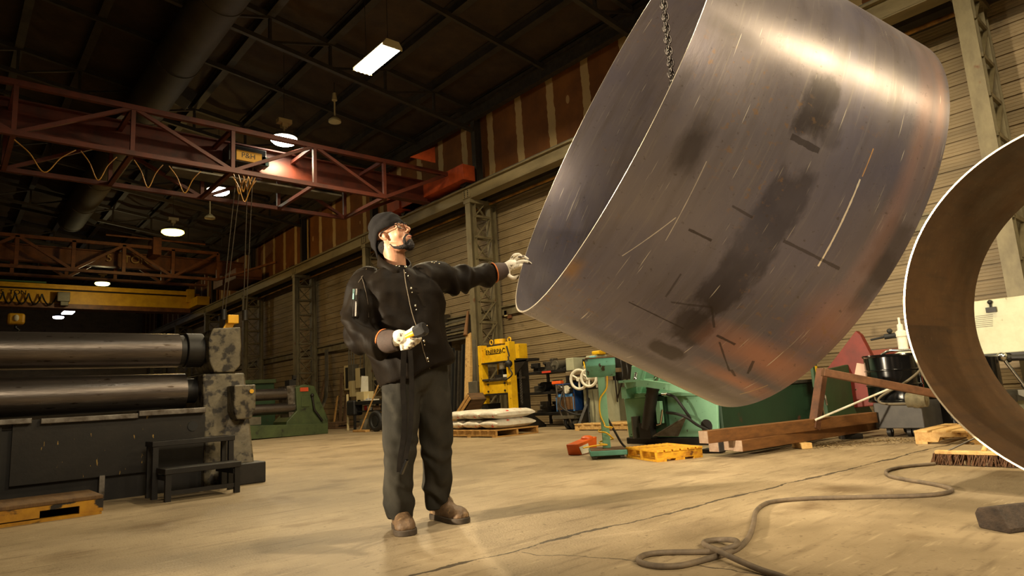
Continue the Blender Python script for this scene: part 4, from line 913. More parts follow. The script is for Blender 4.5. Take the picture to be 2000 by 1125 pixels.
# blue welder on a cart
XWd = 9.0
T = thing('welding_machine', 'blue welding machine with two coil panels on its front, on a wheeled cart', 'welder', (9.4, 8.9, 0))
BL = mat('welder_blue', (26, 66, 128), .45, 0, (18, 48, 98), 3); LB = mat('light_blue', (80, 140, 210), .45); GR = mat('copper_grille', (140, 106, 72), .5, .3, (104, 76, 50), 30, stretch=(1, 1, 5))
yw0, yw1 = PX(1088, 800, XWd).y, PX(1124, 800, XWd).y; z1, z0 = PX(1105, 749, XWd).z, PX(1105, 803, XWd).z
m = MB(); m.box(XWd, XWd+.7, yw1, yw0, z0, z1); bd = m.build('cabinet', BL, T, bevel=.01)
yc = (yw0+yw1)/2
for s in (-1, 1):
    m = MB(); m.box(XWd-.02, XWd, yc+s*.13-.11, yc+s*.13+.11, z0+.03, z0+(z1-z0)*.62); g_ = m.build('grille', GR, bd)
m = MB(); m.box(XWd-.022, XWd-.002, yw1+.01, yw0-.01, z0+(z1-z0)*.52, z0+(z1-z0)*.62); m.box(XWd-.022, XWd-.002, yw1+.01, yw1+.03, z0, z0+(z1-z0)*.62); m.box(XWd-.022, XWd-.002, yw0-.03, yw0-.01, z0, z0+(z1-z0)*.62); m.build('light_frame', LB, bd)
m = MB(); m.box(XWd-.015, XWd, yw1+.02, yw0-.02, z0+(z1-z0)*.66, z1-.02); pn = m.build('control_panel', M['black'], bd)
m = MB(); m.cyl((XWd-.05, yc-.08, z0+(z1-z0)*.78), (XWd, yc-.08, z0+(z1-z0)*.78), .075, seg=20); m.build('dial', M['white'], pn)
random.seed(5)
for k in range(6):
    m = MB(); m.cyl((XWd-.04, yc+random.uniform(-.22, .22), z0+(z1-z0)*random.uniform(.7, .95)), (XWd, yc, z0+(z1-z0)*.8), .02, seg=8); m.build('knob', M['chrome'], pn)
m = MB(); m.box(XWd-.1, XWd+1.05, yw1-.05, yw0+.05, z0-.14, z0-.08); m.box(XWd+.05, XWd+.1, yc-.2, yc+.2, z0-.09, z0); m.box(XWd+.8, XWd+.9, yc-.2, yc+.2, z0-.09, z0); m.build('cart_frame', M['galv'], T)
for y in (yc-.16, yc-.02):
    m = MB(); m.torus((XWd+.05, y, .13), (.3, 1, 0), .095, .035, 24, 8); w_ = m.build('wheel', M['rubber'], T, 60)
    m = MB(); m.cyl((XWd+.04, y-.02, .13), (XWd+.06, y+.02, .13), .06, seg=14); m.build('hub', M['galv'], w_)
m = MB(); m.torus((XWd+.85, yc, .13), (.3, 1, 0), .095, .035, 24, 8); m.build('wheel', M['rubber'], T, 60)
for dy in (.02, -.16):
    m = MB(); m.tube([V(XWd-.05, yc+dy, .12), V(XWd-.12, yc+dy+.06, z0+.1), V(XWd-.12, yc+dy+.08, z1-.02)], .018, 8); m.build('handle_tube', M['steel'], T, 60)
m = MB(); m.tube(catmull([V(XWd-.06, yc, z0+(z1-z0)*.7), V(XWd-.2, yc-.06, z0+.1), V(XWd-.12, yc-.35, z0-.06), V(XWd+.1, yc-.5, z0-.05)], 8), .018, 8); m.build('cable', M['rubber'], T, 60)
m = MB(); m.box(XWd+.0, XWd+.1, yw0-.14, yw0+.1, z1, z1+.06); m.build('orange_tag', mat('orange_glove', (232, 96, 30), .5), T, bevel=.01)
# steel plate leaning between welder and milling machine
m = MB(); a, b = G(1122, 841), G(1128, 841); p0 = V(8.75, 8.4, 0); m.add([p0, p0+V(.02, -.05, 0), V(9.4, 8.25, 1.05), V(9.38, 8.3, 1.05), p0+V(.7, .1, 0), p0+V(.72, .05, 0)], [(0, 1, 2, 3), (0, 3, 4), (1, 5, 2), (3, 2, 5, 4), (0, 4, 5, 1)])
tag(m.build('steel_sheet', M['black']), 'dark triangular steel sheet leaning between the blue welder and the grey milling machine', 'steel sheet')
# milling machine, pale grey
XM = 9.1
T = thing('milling_machine', 'pale grey milling machine with white handwheels, behind the green stand', 'machine', (9.5, 7.9, 0))
GY = mat('pale_grey_enamel', (170, 172, 146), .45, 0, (140, 142, 118), 2.5, .4, .7); GY2 = mat('dull_grey_green', (104, 104, 84), .5, 0, (84, 84, 66), 2)
m = bx(1140, 1184, 745, 828, XM, .7); m.build('column', GY, T, bevel=.02)
m = bx(1184, 1222, 742, 826, XM+.35, .6); m.build('rear_cabinet', GY2, T, bevel=.01)
m = bx(1143, 1183, 757, 759.5, XM-.012, .02); m.build('panel_seam', M['black'], T)
m = bx(1153, 1162, 750, 757, XM-.02, .02); m.build('plate', M['black'], T); m = bx(1164, 1170, 750, 757, XM-.02, .02); m.build('notice', M['white'], T)
m = bx(1104, 1180, 723, 731, XM-.25, .5); m.build('table', mat('worn_table', (150, 132, 104), .4, .5), T, bevel=.01)
m = bx(1105, 1120, 699, 724, XM-.1, .4); m.build('left_housing', GY, T, bevel=.01)
m = bx(1120, 1150, 702, 724, XM+.15, .3); m.build('head_recess', M['black'], T)
m = bx(1138, 1160, 713, 742, XM-.1, .3); m.build('saddle', GY, T, bevel=.02)
m = bx(1144, 1162, 694, 708, XM-.05, .35); hd = m.build('motor_head', GY, T, bevel=.015)
m = bx(1151, 1162, 696, 704, XM-.07, .03); m.build('screen', mat('cyan_label', (120, 200, 220), .4), hd)
m = bx(1155, 1170, 685, 693, XM, .2); m.build('yellow_cover', M['press_yellow'], T, bevel=.02)
for px, py, r_ in ((1131, 741, .17), (1150, 738, .15)):
    c = PX(px, py, XM-.35); m = MB(); m.torus(c, (1, .25, 0), r_, .026, 32, 8)
    for k in range(3):
        t = 2*math.pi*k/3+.5; a_, b_, _ = basis((1, .25, 0)); m.cyl(c, c+a_*(r_*math.cos(t))+b_*(r_*math.sin(t)), .018, seg=8)
    m.cyl(c-V(.04, 0, 0), c+V(.3, 0, 0), .035, seg=12); m.build('handwheel', M['white'], T, 60)
m = MB(); m.tube(catmull([PX(1146, 745, XM-.06), PX(1148, 790, XM-.05), PX(1152, 828, XM-.1)], 8), .018, 8); m.build('cable', M['rubber'], T, 60)
for px in (1157, 1168, 1174):
    m = MB(); m.tube(catmull([PX(px, 762, XM-.012), PX(px+4, 795, XM-.012), PX(px+5, 824, XM-.012)], 6), .008, 6); m.build('dark_seam', GY2, T, 60)
m = MB(); m.tube(catmull([PX(1140, 707, XM-.06), PX(1142, 716, XM-.15), PX(1146, 728, XM-.1)], 6), .012, 6); m.build('yellow_cord', M['press_yellow'], T, 60)
for k, (px, py) in enumerate(((1198, 745), (1212, 738), (1222, 732))):
    m = MB(); m.tube(catmull([PX(px, 700, XM+.2), PX(px+4, py, XM+.1), PX(px+(8 if k == 0 else -6), py+40, XM+.2)], 8), .014, 6); m.build('hanging_cable', M['black'], T, 60)
m = bx(1195, 1215, 696, 745, XM+.35, .3); m.build('black_box', M['black'], T, bevel=.01)
pallet('wooden_pallet', 'raw wooden pallet under the grey milling machine', M['wood2'], (8.75, 7.1, 0), (0, 1, 0), (1, 0, 0), 1.3, 1.1, .12, 6)
# small wall boxes
m = bx(984, 990, 606, 618, XW-.08, .08); tag(m.build('switch_box', M['ivory'], bevel=.01), 'small cream switch box on the siding left of the hanging plate', 'switch box')
m = bx(990, 997, 604, 622, XW-.06, .06); tag(m.build('junction_box', mat('rust_box', (110, 70, 44), .6), bevel=.01), 'small rusty box beside the cream switch on the siding', 'box')
m = MB(); a, b = PX(869, 640, XW-.3), PX(905, 632, XW-.3)
for k in range(7): 
    a, b = PX(840, 640+k*5.5, 10.88), PX(912, 622+k*6.2, 10.88); m = MB(); m.beam(a, b, .05, .05); tag(m.build('stored_bar', [M['galv'], M['col_steel'], M['dark_steel']][k % 3]), 'long bar lying on wall brackets behind the worker, %s from the top' % ORD[k], 'steel bar', 'bars stacked on wall brackets')
m = MB()
for px in (862, 912): 
    a = PX(px, 618, 10.9); m = MB(); m.box(10.89, 11.19, a.y-.04, a.y+.04, a.z-1.7, a.z+.05)
    tag(m.build('bar_bracket', M['dark_steel']), 'wall bracket post holding the stacked long bars, ' + ('the left one' if px == 862 else 'the right one'), 'bracket', 'wall brackets for the long bars')
# electrical corner and bench behind the worker
XE = 11.05
def simple(nm, rect, X, dep, mt, label, cat, grp=None, bev=.008, floor=False):
    m = bx(*rect, X, 11.2-X if cat in ('electrical box', 'frame') else dep, floor=floor); return tag(m.build(nm, mt, None, None, bev), label, cat, grp)
nf_ = simple('notice_frame', (672, 682, 714, 762), XE, .08, M['ivory'], 'tall narrow cream frame with a dark panel on the wall left of the worker', 'frame')
m = bx(674.5, 679, 718, 758, XE-.02, .03); m.build('dark_panel', M['black'], nf_)
simple('electrical_box', (694, 702, 719, 758), XE-.15, .2, M['ivory'], 'cream electrical box on the wall left of the worker', 'electrical box')
simple('breaker_box', (702, 711, 719, 735), XE-.12, .2, M['black'], 'dark breaker box next to the cream electrical box', 'electrical box')
simple('breaker_box', (680, 689, 712, 745), XE-.08, .15, M['galv'], 'grey breaker box beside the tall cream frame', 'electrical box')
simple('control_box', (682, 688, 744, 775), XE-.14, .2, M['ivory'], 'lower cream switch panel with a round knob left of the worker', 'electrical box')
m = MB(); m.add([PX(706, 734, 9.2), PX(719, 735, 9.2), V(9.05, PX(720, 781, 9.05).y, PX(715, 783, 8.9).z), V(9.05, PX(704, 782, 9.05).y, PX(715, 783, 8.9).z)], [(0, 1, 2, 3)])
so = m.build('paper_sheet', M['white']); so.modifiers.new('thick', 'SOLIDIFY').thickness = .004; tag(so, 'white paper sheet hanging by the bench left of the worker', 'paper')
for k, px in enumerate((681.5, 686, 691, 704, 711, 716)):
    m = MB(); a = PX(px, 668+k*3, XE+.06); b = PX(px, 716+k*2, XE+.06); m.cyl(a, b, .022, seg=8); tag(m.build('conduit', M['galv'], None, 40), 'vertical conduit on the wall left of the worker, %s from the left' % ORD[k], 'conduit', 'vertical conduits behind the worker')
m = MB(); m.cyl(PX(612, 692, XE+.05), PX(700, 676, XE+.05), .03, seg=8); tag(m.build('conduit', M['col_steel'], None, 40), 'long horizontal conduit along the wall behind the worker', 'conduit')
m = MB(); m.tube(catmull([PX(618, 694, XE+.08), PX(613, 720, XE+.08), PX(617, 745, XE+.08), PX(616, 768, XE+.08)], 6), .02, 6); tag(m.build('cable', M['rubber'], None, 60), 'thin dark cable looping down the wall right of the green rolls', 'cable')
m = MB(); ps = [PX(637, 683, XE-.1), PX(637.5, 740, XE-.15), PX(636, 775, XE-.3), PX(627, 800, XE-.6), PX(622, 818, XE-.9)]
m.loft([[p+V(0, .13, 0), p-V(0, .13, 0), p-V(-.02, .13, 0), p+V(.02, .13, 0)] for p in ps]); tag(m.build('steel_strip', M['galv'], None, 60), 'tall bent grey steel strip leaning on the wall right of the green rolls', 'steel strip')
for k, (x0, y0_, x1, y1_, w_, mt, nm, lb) in enumerate(((664, 832, 667, 730, .16, 'oldwood', 'plank', 'tall thin brown plank leaning on the wall'), (651, 826, 659, 775, .12, 'wood', 'plank', 'pale narrow plank leaning on the wall'), (671, 828, 677, 770, .25, 'oldwood', 'board', 'wide brown board leaning beside the bench'), (657.5, 828, 655, 798, .12, 'oldwood', 'plank', 'short brown plank leaning between taller planks'), (626, 770, 634, 740, .3, 'oldwood', 'board', 'brown board leaning behind the green rolls'))):
    a = PX(x0, y0_, 10.5); a.z = 0 if k < 4 else .9; m = MB(); m.beam(a, PX(x1, y1_, 11.1), w_, .04, up=(1, 0, 0)); tag(m.build(nm, M[mt]), lb, 'plank', None)
m = MB(); a, b = PX(641, 836, 9.9), PX(673, 834, 9.9); m.box(9.6, 10.4, b.y, a.y, 0, .06); m.box(9.6, 10.4, b.y, a.y, .16, .2); m.box(9.6, 9.7, b.y, a.y, .06, .16); tag(m.build('timber_stack', M['oldwood'], bevel=.01), 'low stack of brown timber on the floor right of the green rolls', 'timber')
XT = 8.9
T = thing('work_bench', 'dark cluttered steel workbench at the wall beside the worker', 'workbench', (9.3, 15.2, 0))
yt0, yt1 = PX(690, 800, XT).y, PX(748, 800, XT).y; zt_ = PX(715, 783, XT).z; zm = PX(715, 802, XT).z; zl_ = PX(715, 822, XT).z
m = MB(); m.box(XT, XT+.8, yt1, yt0, zt_-.1, zt_); m.build('top', M['black'], T, bevel=.006)
m = MB(); m.box(XT+.05, XT+.75, yt1, yt0, zm-.04, zm); m.build('shelf', M['black'], T); m = MB(); m.box(XT+.05, XT+.75, yt1, yt0, zl_-.04, zl_); m.build('shelf', M['black'], T)
for x in (XT+.02, XT+.74):
    for y in (yt1+.04, yt0-.04):
        m = MB(); m.box(x-.03, x+.03, y-.03, y+.03, 0, zt_-.1); m.build('leg', M['black'], T)
random.seed(21)
CLT = [('blue_rag', mat('blue_cloth', (44, 74, 140), .8), 'crumpled blue rag on the workbench', 704, 780, .16, .06, 0), ('yellow_box', M['press_yellow'], 'small yellow box on the workbench', 698, 783, .1, .05, 0), ('paper_pile', M['white'], 'pale pile of papers on the workbench', 713, 782, .2, .04, 0), ('tool_box', M['ivory'], 'cream slanted box on the workbench', 700, 775, .22, .26, 0), ('red_can', mat('red_can', (170, 40, 30), .5), 'red can on the bench shelf', 705, 800, .09, .12, 1), ('white_can', M['white'], 'white can on the bench shelf beside the red can', 711, 800, .09, .11, 1), ('brown_box', M['oldwood'], 'brown box on the bench shelf', 732, 798, .2, .12, 1)]
for nm, mt, lb, px, py, w_, h_, sh in CLT:
    y = PX(px, py, XT).y; z = zt_ if not sh else zm; m = MB()
    if 'can' in nm: m.lathe([(w_*.9, 0), (w_, .01), (w_, h_), (w_*.8, h_+.02)], (XT+.2, y, z), seg=16)
    elif nm == 'blue_rag': m.ball((XT+.2, y, z+h_*.6), (w_, w_, h_*.6), 12)
    else: m.box(XT+.05, XT+.05+w_*1.4, y-w_, y+w_, z, z+h_)
    tag(m.build(nm, mt, None, 40, bevel=.006), lb, nm.split('_')[1])
p = PX(721, 815, XT-.02); m = MB(); m.lathe([(.13, 0), (.15, .3), (.14, .3), (.1, .33), (0, .33)], (XT+.3, p.y, zl_), seg=18); bk = tag(m.build('yellow_jug', M['press_yellow'], None, 40), 'yellow jug on the low bench shelf behind the broom', 'jug')
p = G(715, 838); m = MB(); m.lathe([(.13, 0), (.16, .32), (.165, .32), (.14, .3), (.12, .02)], (8.75, PX(714, 838, 8.75).y, 0), seg=20); tag(m.build('bucket', M['galv'], None, 40), 'grey bucket on the floor under the workbench', 'bucket')
c = PX(735, 836, 8.55); m = MB(); m.torus((8.55, c.y, .27), (1, .15, 0), .2, .07, 28, 10); m.cyl((8.5, c.y, .27), (8.6, c.y, .27), .15, seg=20); tag(m.build('tyre', M['rubber'], None, 60), 'black rubber tyre standing on the floor beside the workbench', 'tyre')
T = thing('broom', 'broom with a thin wooden stick leaning on the workbench', 'broom', G(704, 842))
a = PX(704, 841, 8.45); a.z = .05; b = PX(739, 752, 8.75); m = MB(); m.cyl(a, b, .02, seg=8); m.build('stick', M['wood'], T, 40)
m = MB(); m.box(8.38, 8.52, a.y-.4, a.y+.3, 0, .06); m.build('head', M['wood'], T, bevel=.01)
p = PX(686, 795, XT); m = MB(); m.box(XT-.05, XT+.25, p.y-.22, p.y+.22, PX(686, 812, XT).z, PX(686, 782, XT).z); tag(m.build('rubbish_bin', M['rubber'], bevel=.05), 'black bin hung on the left end of the workbench', 'bin')
m = MB(); p = PX(680, 845, 9); m.cyl((9, p.y, 0), (9, p.y, PX(680, 770, 9).z), .035, seg=8); tag(m.build('post', M['ivory']), 'thin pale post standing at the left end of the workbench', 'post')
p = PX(728, 740, 10.6); m = MB(); m.box(10.9, 11.19, p.y+.2, p.y+.8, PX(728, 760, 10.6).z, PX(728, 722, 10.6).z); tag(m.build('dark_cabinet', M['black'], bevel=.02), 'dark shelf cabinet on the wall partly hidden by the worker', 'cabinet')
# ------------------------------------------------------------------ mint green machine and the stock in front of it
M['mint'] = mat('mint_green_paint', (128, 178, 146), .45, .05, (108, 156, 128), 2, .35, .7, .08, 40, (1, 1, 1), (60, 66, 54), 16, .67, .71)
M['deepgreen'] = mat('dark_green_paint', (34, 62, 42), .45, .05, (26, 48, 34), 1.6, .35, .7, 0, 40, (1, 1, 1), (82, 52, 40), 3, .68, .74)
XG = 6.65
def gx(px, py, X=XG): return PX(px, py, X)
def polyx(m, pts, X, dep): m.extrude([(gx(a, b, X).y, max(gx(a, b, X).z, 0)) for a, b in pts], (X, 0, 0), (0, 1, 0), (0, 0, 1), (dep, 0, 0)); return m
T = thing('green_press_brake', 'mint green machine with a hydraulic cylinder under the hanging plate', 'machine', (7.4, 4.95, 0))
yL, yR = gx(1222, 820).y, gx(1402, 820).y; zT = gx(1225, 777).z; zP = gx(1300, 855).z
m = MB(); m.box(XG-.02, 9.2, yR-.02, yL, 0, zP); m.build('plinth', M['black'], T, bevel=.01)
m = MB(); polyx(m, [(1218, 778), (1401, 770), (1403, 854), (1228, 854)], XG, 2.5); bod = m.build('body', M['mint'], T, bevel=.012)
m = MB(); polyx(m, [(1213, 769), (1240, 768), (1360, 764), (1360, 773), (1240, 777), (1214, 778)], XG-.06, .12); m.build('top_ledge', M['mint'], T, bevel=.008)
m = MB(); polyx(m, [(1233, 714), (1262, 716), (1400, 740), (1402, 770), (1228, 768)], XG+.16, .9); m.build('upper_hood', M['mint'], T, bevel=.012)
m = MB(); polyx(m, [(1262, 716), (1258, 712), (1246, 768), (1250, 768)], XG+.13, .04); m.build('hood_rib', M['mint'], T)
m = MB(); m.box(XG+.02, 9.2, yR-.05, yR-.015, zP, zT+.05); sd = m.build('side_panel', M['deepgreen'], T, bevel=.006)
m = MB(); m.box(XG+.3, 9.0, yR-.08, yR-.02, zT+.05, zT+.09); m.build('steel_strip', M['steel'], T)
c = gx(1380, 832); m = MB(); m.cyl((XG-.003, c.y, c.z), (XG+.02, c.y, c.z), .075, seg=28); m.build('cable_hole', M['black'], T)
# curved arm bracket
rings = []
for k in range(15):
    t = k/14; px = 1237 + 132*t; py = 752 - 10*math.sin(min(1, t*2.2)*math.pi/2)*(1 if t < .45 else 1) + 20*t*t; out = .34*math.sin(math.pi*min(1, .08+t*.95))**.5
    c = gx(px, py); c.x = XG - out
    rings.append([c+V(0, 0, .03), c+V(.08, 0, .03), c+V(.08, 0, -.05), c+V(0, 0, -.05)])
m = MB(); m.loft(rings); a = gx(1236, 752); m.box(XG-.2, XG, a.y-.05, a.y+.03, a.z-.16, a.z-.02); m.build('curved_arm', M['mint'], T, 50)
m = MB(); a = gx(1240, 745); b = gx(1290, 748); m.box(XG-.32, XG, b.y, a.y, a.z-.01, a.z+.02); m.build('arm_top', M['mint'], T)
p0, p1 = gx(1275, 760, XG-.18), gx(1264, 836, XG-.12)
m = MB(); m.cyl(p0, p1, .072, seg=24); m.cyl(p0, p0+(p0-p1).normalized()*.03, .08, seg=24); hc = m.build('hydraulic_cylinder', M['black'], T, 40)
m = MB(); m.cyl(p0, gx(1283, 735, XG-.2), .03, seg=14); m.build('piston_rod', M['chrome'], hc, 40)
m = MB(); m.box(XG-.17, XG-.03, p1.y-.08, p1.y+.08, zP+.0, p1.z+.06); m.build('clevis', M['black'], hc)
m = MB(); a = gx(1290, 790, XG-.02); m.box(XG-.06, XG, a.y-.09, a.y+.07, gx(1290, 845).z, gx(1290, 770).z); m.build('shadow_plate', M['deepgreen'], T)  # dark slab built in as the shade beside the hydraulic cylinder
m = MB(); a = gx(1290, 810, XG-.09); m.box(XG-.13, XG-.07, a.y-.035, a.y+.035, a.z-.1, a.z+.16); m.build('valve_block', M['mint'], T, bevel=.006)
m = MB(); m.beam(gx(1276, 852, XG-.2), gx(1342, 812, XG-.06), .05, .012, up=(0, 0, 1)); m.add([gx(1276, 852, XG-.2), gx(1342, 812, XG-.06), gx(1325, 852, XG-.02)], [(0, 1, 2)]); m.build('angle_brace', M['steel'], T)
m = MB(); m.box(XG-.16, XG-.01, gx(1262, 840).y+.07, gx(1262, 840).y+.09, zP, gx(1262, 812).z); m.build('side_bracket', M['galv'], T)
for pts in ([(1303, 770, .2), (1318, 776, .22), (1333, 795, .2), (1345, 812, .15), (1348, 818, .12)], [(1302, 806, .2), (1320, 808, .24), (1340, 815, .22), (1362, 830, .12), (1383, 840, .02)]):
    m = MB(); m.tube(catmull([gx(a, b, XG-c_) for a, b, c_ in pts], 8), .017, 8); m.build('hydraulic_hose', M['rubber'], T, 60)
m = MB(); a = gx(1293, 770, XG-.2); m.tube([a, gx(1306, 770, XG-.2)], .014, 8); m.tube([gx(1283, 830, XG-.13), gx(1291, 828, XG-.13), gx(1294, 800, XG-.12)], .014, 8); m.build('hose_fitting', M['chrome'], T, 60)
m = MB(); a = gx(1243, 728, XG+.13); m.cyl(a, a+V(-.03, 0, -.06), .02, seg=8); m.ball(a+V(-.03, 0, -.08), .03, 10); m.build('tap', M['chrome'], T, 40)
# weighing stand / control pedestal in front
b0 = G(1189, 881); T = thing('pedestal_stand', 'green pedestal stand on a teal wheeled base, left of the mint machine', 'stand', b0)
fl, fr = G(1153, 893, .03), G(1226, 889, .03); dx_ = (fr-fl); dx_.z = 0; n_ = V(dx_.y, -dx_.x, 0).normalized(); n_ = n_ if n_.dot(CF) > 0 else -n_
Rm = Matrix(((dx_.normalized().x, n_.x, 0, fl.x), (dx_.normalized().y, n_.y, 0, fl.y), (0, 0, 1, 0), (0, 0, 0, 1))); Lb = dx_.length
M['teal'] = mat('teal_paint', (92, 150, 132), .5, .05, (70, 120, 104), 4, .4, .7, 0, 40, (1, 1, 1), (52, 44, 36), 14, .6, .66)
m = MB(); m.T = Rm; m.box(0, Lb, 0, .42, .035, .085); m.build('base_plate', M['teal'], T, bevel=.006)
m = MB(); m.T = Rm; m.box(.01, Lb-.01, .01, .41, .085, .09); m.build('base_mat', M['oldwood'], T)
for x, y in ((.05, .05), (Lb-.05, .05), (.05, .37), (Lb-.05, .37)):
    m = MB(); m.T = Rm; m.cyl((x-.02, y, .02), (x+.02, y, .02), .02, seg=12); m.build('caster', M['galv'], T, 40)
pc = Rm @ V(Lb*.5, .26, 0); dep_ = (pc-CAMP).dot(CF); top = PD(1181, 716, dep_); m = MB(); pt = V(pc.x, pc.y, top.z)
m.T = Matrix(((dx_.normalized().x, n_.x, 0, pc.x), (dx_.normalized().y, n_.y, 0, pc.y), (0, 0, 1, 0), (0, 0, 0, 1)))
RP = m.T.copy(); m.box(-.04, .04, -.035, .035, .09, top.z+.03); m.build('post', M['mint'], T, bevel=.006)
ztp = PD(1180, 698, dep_-.1).z; zmd = PD(1180, 713, dep_-.1).z; zbt = PD(1180, 735, dep_-.1).z
m = MB(); m.T = RP; m.extrude([(-.17, ztp), (.2, ztp), (.2, zbt+.02), (-.05, zbt), (-.17, zmd)], (-.15, 0, 0), (0, 1, 0), (0, 0, 1), (.3, 0, 0)); m.build('head_box', M['teal'], T, bevel=.008)
m = MB(); m.T = RP; m.box(-.155, .155, -.18, .21, ztp, ztp+.012); m.build('top_tray', M['oldwood'], T)
m = MB(); m.T = RP
pts = [V(.03, -.05, zbt+.02), V(.06, -.05, .95), V(.05, -.05, .72), V(-.03, -.055, .6), V(-.045, -.05, .45), V(-.01, -.055, .34)]
for k in range(13):
    t = 2*math.pi*k/6; pts.append(V(.075*math.sin(t), -.01-.075*math.cos(t), .31-.01*k if k < 7 else .2-.012*(k-6)))
pts += [V(-.1, -.12, .13), V(-.25, -.2, .12)]
m.tube(catmull(pts, 6), .008, 8); m.build('yellow_cable', M['press_yellow'], T, 60)
m = MB(); m.T = RP; m.tube(catmull([V(.03, .05, .4), V(.1, .06, .25), V(.18, .1, .1), V(.3, .16, .02), V(.5, .2, .015)], 6), .012, 8); m.build('black_cable', M['rubber'], T, 60)
e = G(1126, 889); f_ = G(1160, 880); u_ = (f_-e).normalized(); s_ = V(-u_.y, u_.x, 0); s_ = s_ if s_.dot(CF) > 0 else -s_
T = thing('foot_pedal', 'orange foot pedal with a pale label lying on the floor left of the green stand', 'pedal', e)
Rf = Matrix(((u_.x, s_.x, 0, e.x), (u_.y, s_.y, 0, e.y), (0, 0, 1, 0), (0, 0, 0, 1))); Lf = (f_-e).length*1.0
OG = mat('orange_enamel', (224, 104, 34), .4, 0, (190, 80, 26), 6)
m = MB(); m.T = Rf; m.hexa([V(0, -.06, 0), V(Lf*.9, -.06, 0), V(Lf*.9, .1, 0), V(0, .1, 0)], [V(-.06, -.05, .12), V(Lf, -.05, .16), V(Lf, .09, .16), V(-.06, .09, .12)]); m.ball((Lf*.75, .02, .15), (.09, .07, .035), 14); sh = m.build('shell', OG, T, 40, bevel=.012)
m = MB(); m.T = Rf; m.add([V(-.005, -.072, .01), V(Lf*.45, -.072, .01), V(Lf*.4, -.063, .11), V(-.05, -.063, .09)], [(0, 1, 2, 3)]); o_ = m.build('label_plate', M['white'], sh); o_.modifiers.new('t', 'SOLIDIFY').thickness = .003
m = MB(); m.T = Rf; m.cyl((Lf, .02, .1), (Lf+.06, .02, .11), .015, seg=10); m.build('plug', M['chrome'], T, 40)
# yellow pallet
A_, B_2, C_ = G(1224, 894), G(1285, 903), G(1373, 893)
pallet('yellow_pallet', 'small yellow painted wooden pallet on the floor before the mint machine', M['yellow_wood'], B_2, C_-B_2, A_-B_2, (C_-B_2).length, (A_-B_2).length, .105, 6)
# steel bars on timber
BAR = mat('rusty_bar_stock', (128, 86, 46), .55, .3, (92, 60, 32), 4, .35, .7, 0, 60, (1, 6, 6)); END = mat('cut_bar_end', (172, 150, 128), .5, .3, (138, 110, 90), 12)
GB = mat('grey_bar_stock', (132, 134, 138), .45, .4, (104, 104, 106), 5)
def stock(s, e, sz, m_, nm, lb, grp=None):
    T = thing(nm, lb, 'steel bar', s, grp); d = (e-s).normalized()
    m = MB(); m.beam(s, e, sz, sz); m.build('bar', m_, T, bevel=.004)
    m = MB(); m.beam(s-d*.003, s, sz*.96, sz*.96); m.build('cut_end', END, T)
stock(G(1441, 871, .11), G(1708, 830, .11), .1, BAR, 'square_bar', 'long rusty square steel bar on timber, the one nearest the camera')
stock(G(1423, 869, .11), G(1690, 826, .11), .1, BAR, 'square_bar', 'long rusty square steel bar, the middle one lying behind the nearest bar')
g0 = G(1394, 871, .1); gd_ = (G(1690, 826, .11)-G(1423, 869, .11)).normalized()
stock(g0, g0+V(gd_.x, gd_.y, 0)*1.9, .11, GB, 'grey_bar', 'short-ended grey steel bar under the topmost rusty bar')
stock(G(1374, 854, .215), G(1704, 815, .215), .11, BAR, 'square_bar', 'topmost rusty square bar, lying on the grey bar by the mint machine')
m = MB(); a = G(1440, 882); m.beam(G(1556, 868, .03), G(1577, 871, .03), .1, .055); tag(m.build('timber_block', M['wood2'], bevel=.004), 'pale timber block under the rusty bars', 'wood block')
m = MB(); m.beam(G(1640, 853, .027), G(1683, 851, .027), .1, .05); tag(m.build('spacer_block', M['black'], bevel=.004), 'dark block under the far end of the rusty bars', 'block')
m = MB(); m.beam(G(1376, 880, .022), G(1412, 880, .022), .14, .042); tag(m.build('spacer_block', M['rubber'], bevel=.004), 'black block under the grey bar end beside the yellow pallet', 'block')
RB = mat('rusty_square_tube', (104, 66, 42), .6, .3, (72, 46, 32), 8)
a = G(1590, 838, .17); da = (a-CAMP).dot(CF); m = MB(); b = PD(1606, 722, da+.25); m.beam(a, b, .085, .085); tag(m.build('square_post', RB, bevel=.006), 'rusty square post leaning upright on the bars before the green cover', 'post')
m = MB(); a = PD(1607, 727, da-.02); b = PD(1856, 775, 6.55); m.beam(a, b, .075, .075); tag(m.build('angle_bar', mat('rusty_angle', (126, 88, 62), .5, .4, (96, 66, 46), 9), bevel=.005), 'rusty square bar running from the post across the black drum', 'steel bar')
m = MB(); a = G(1594, 820, .2); a = PD(1593, 820, da-.05); b = PD(1748, 755, 6.95); m.cyl(a, b, .011, seg=8); tag(m.build('white_rod', M['white'], None, 40), 'thin white rod leaning up from the post towards the black drum', 'rod')
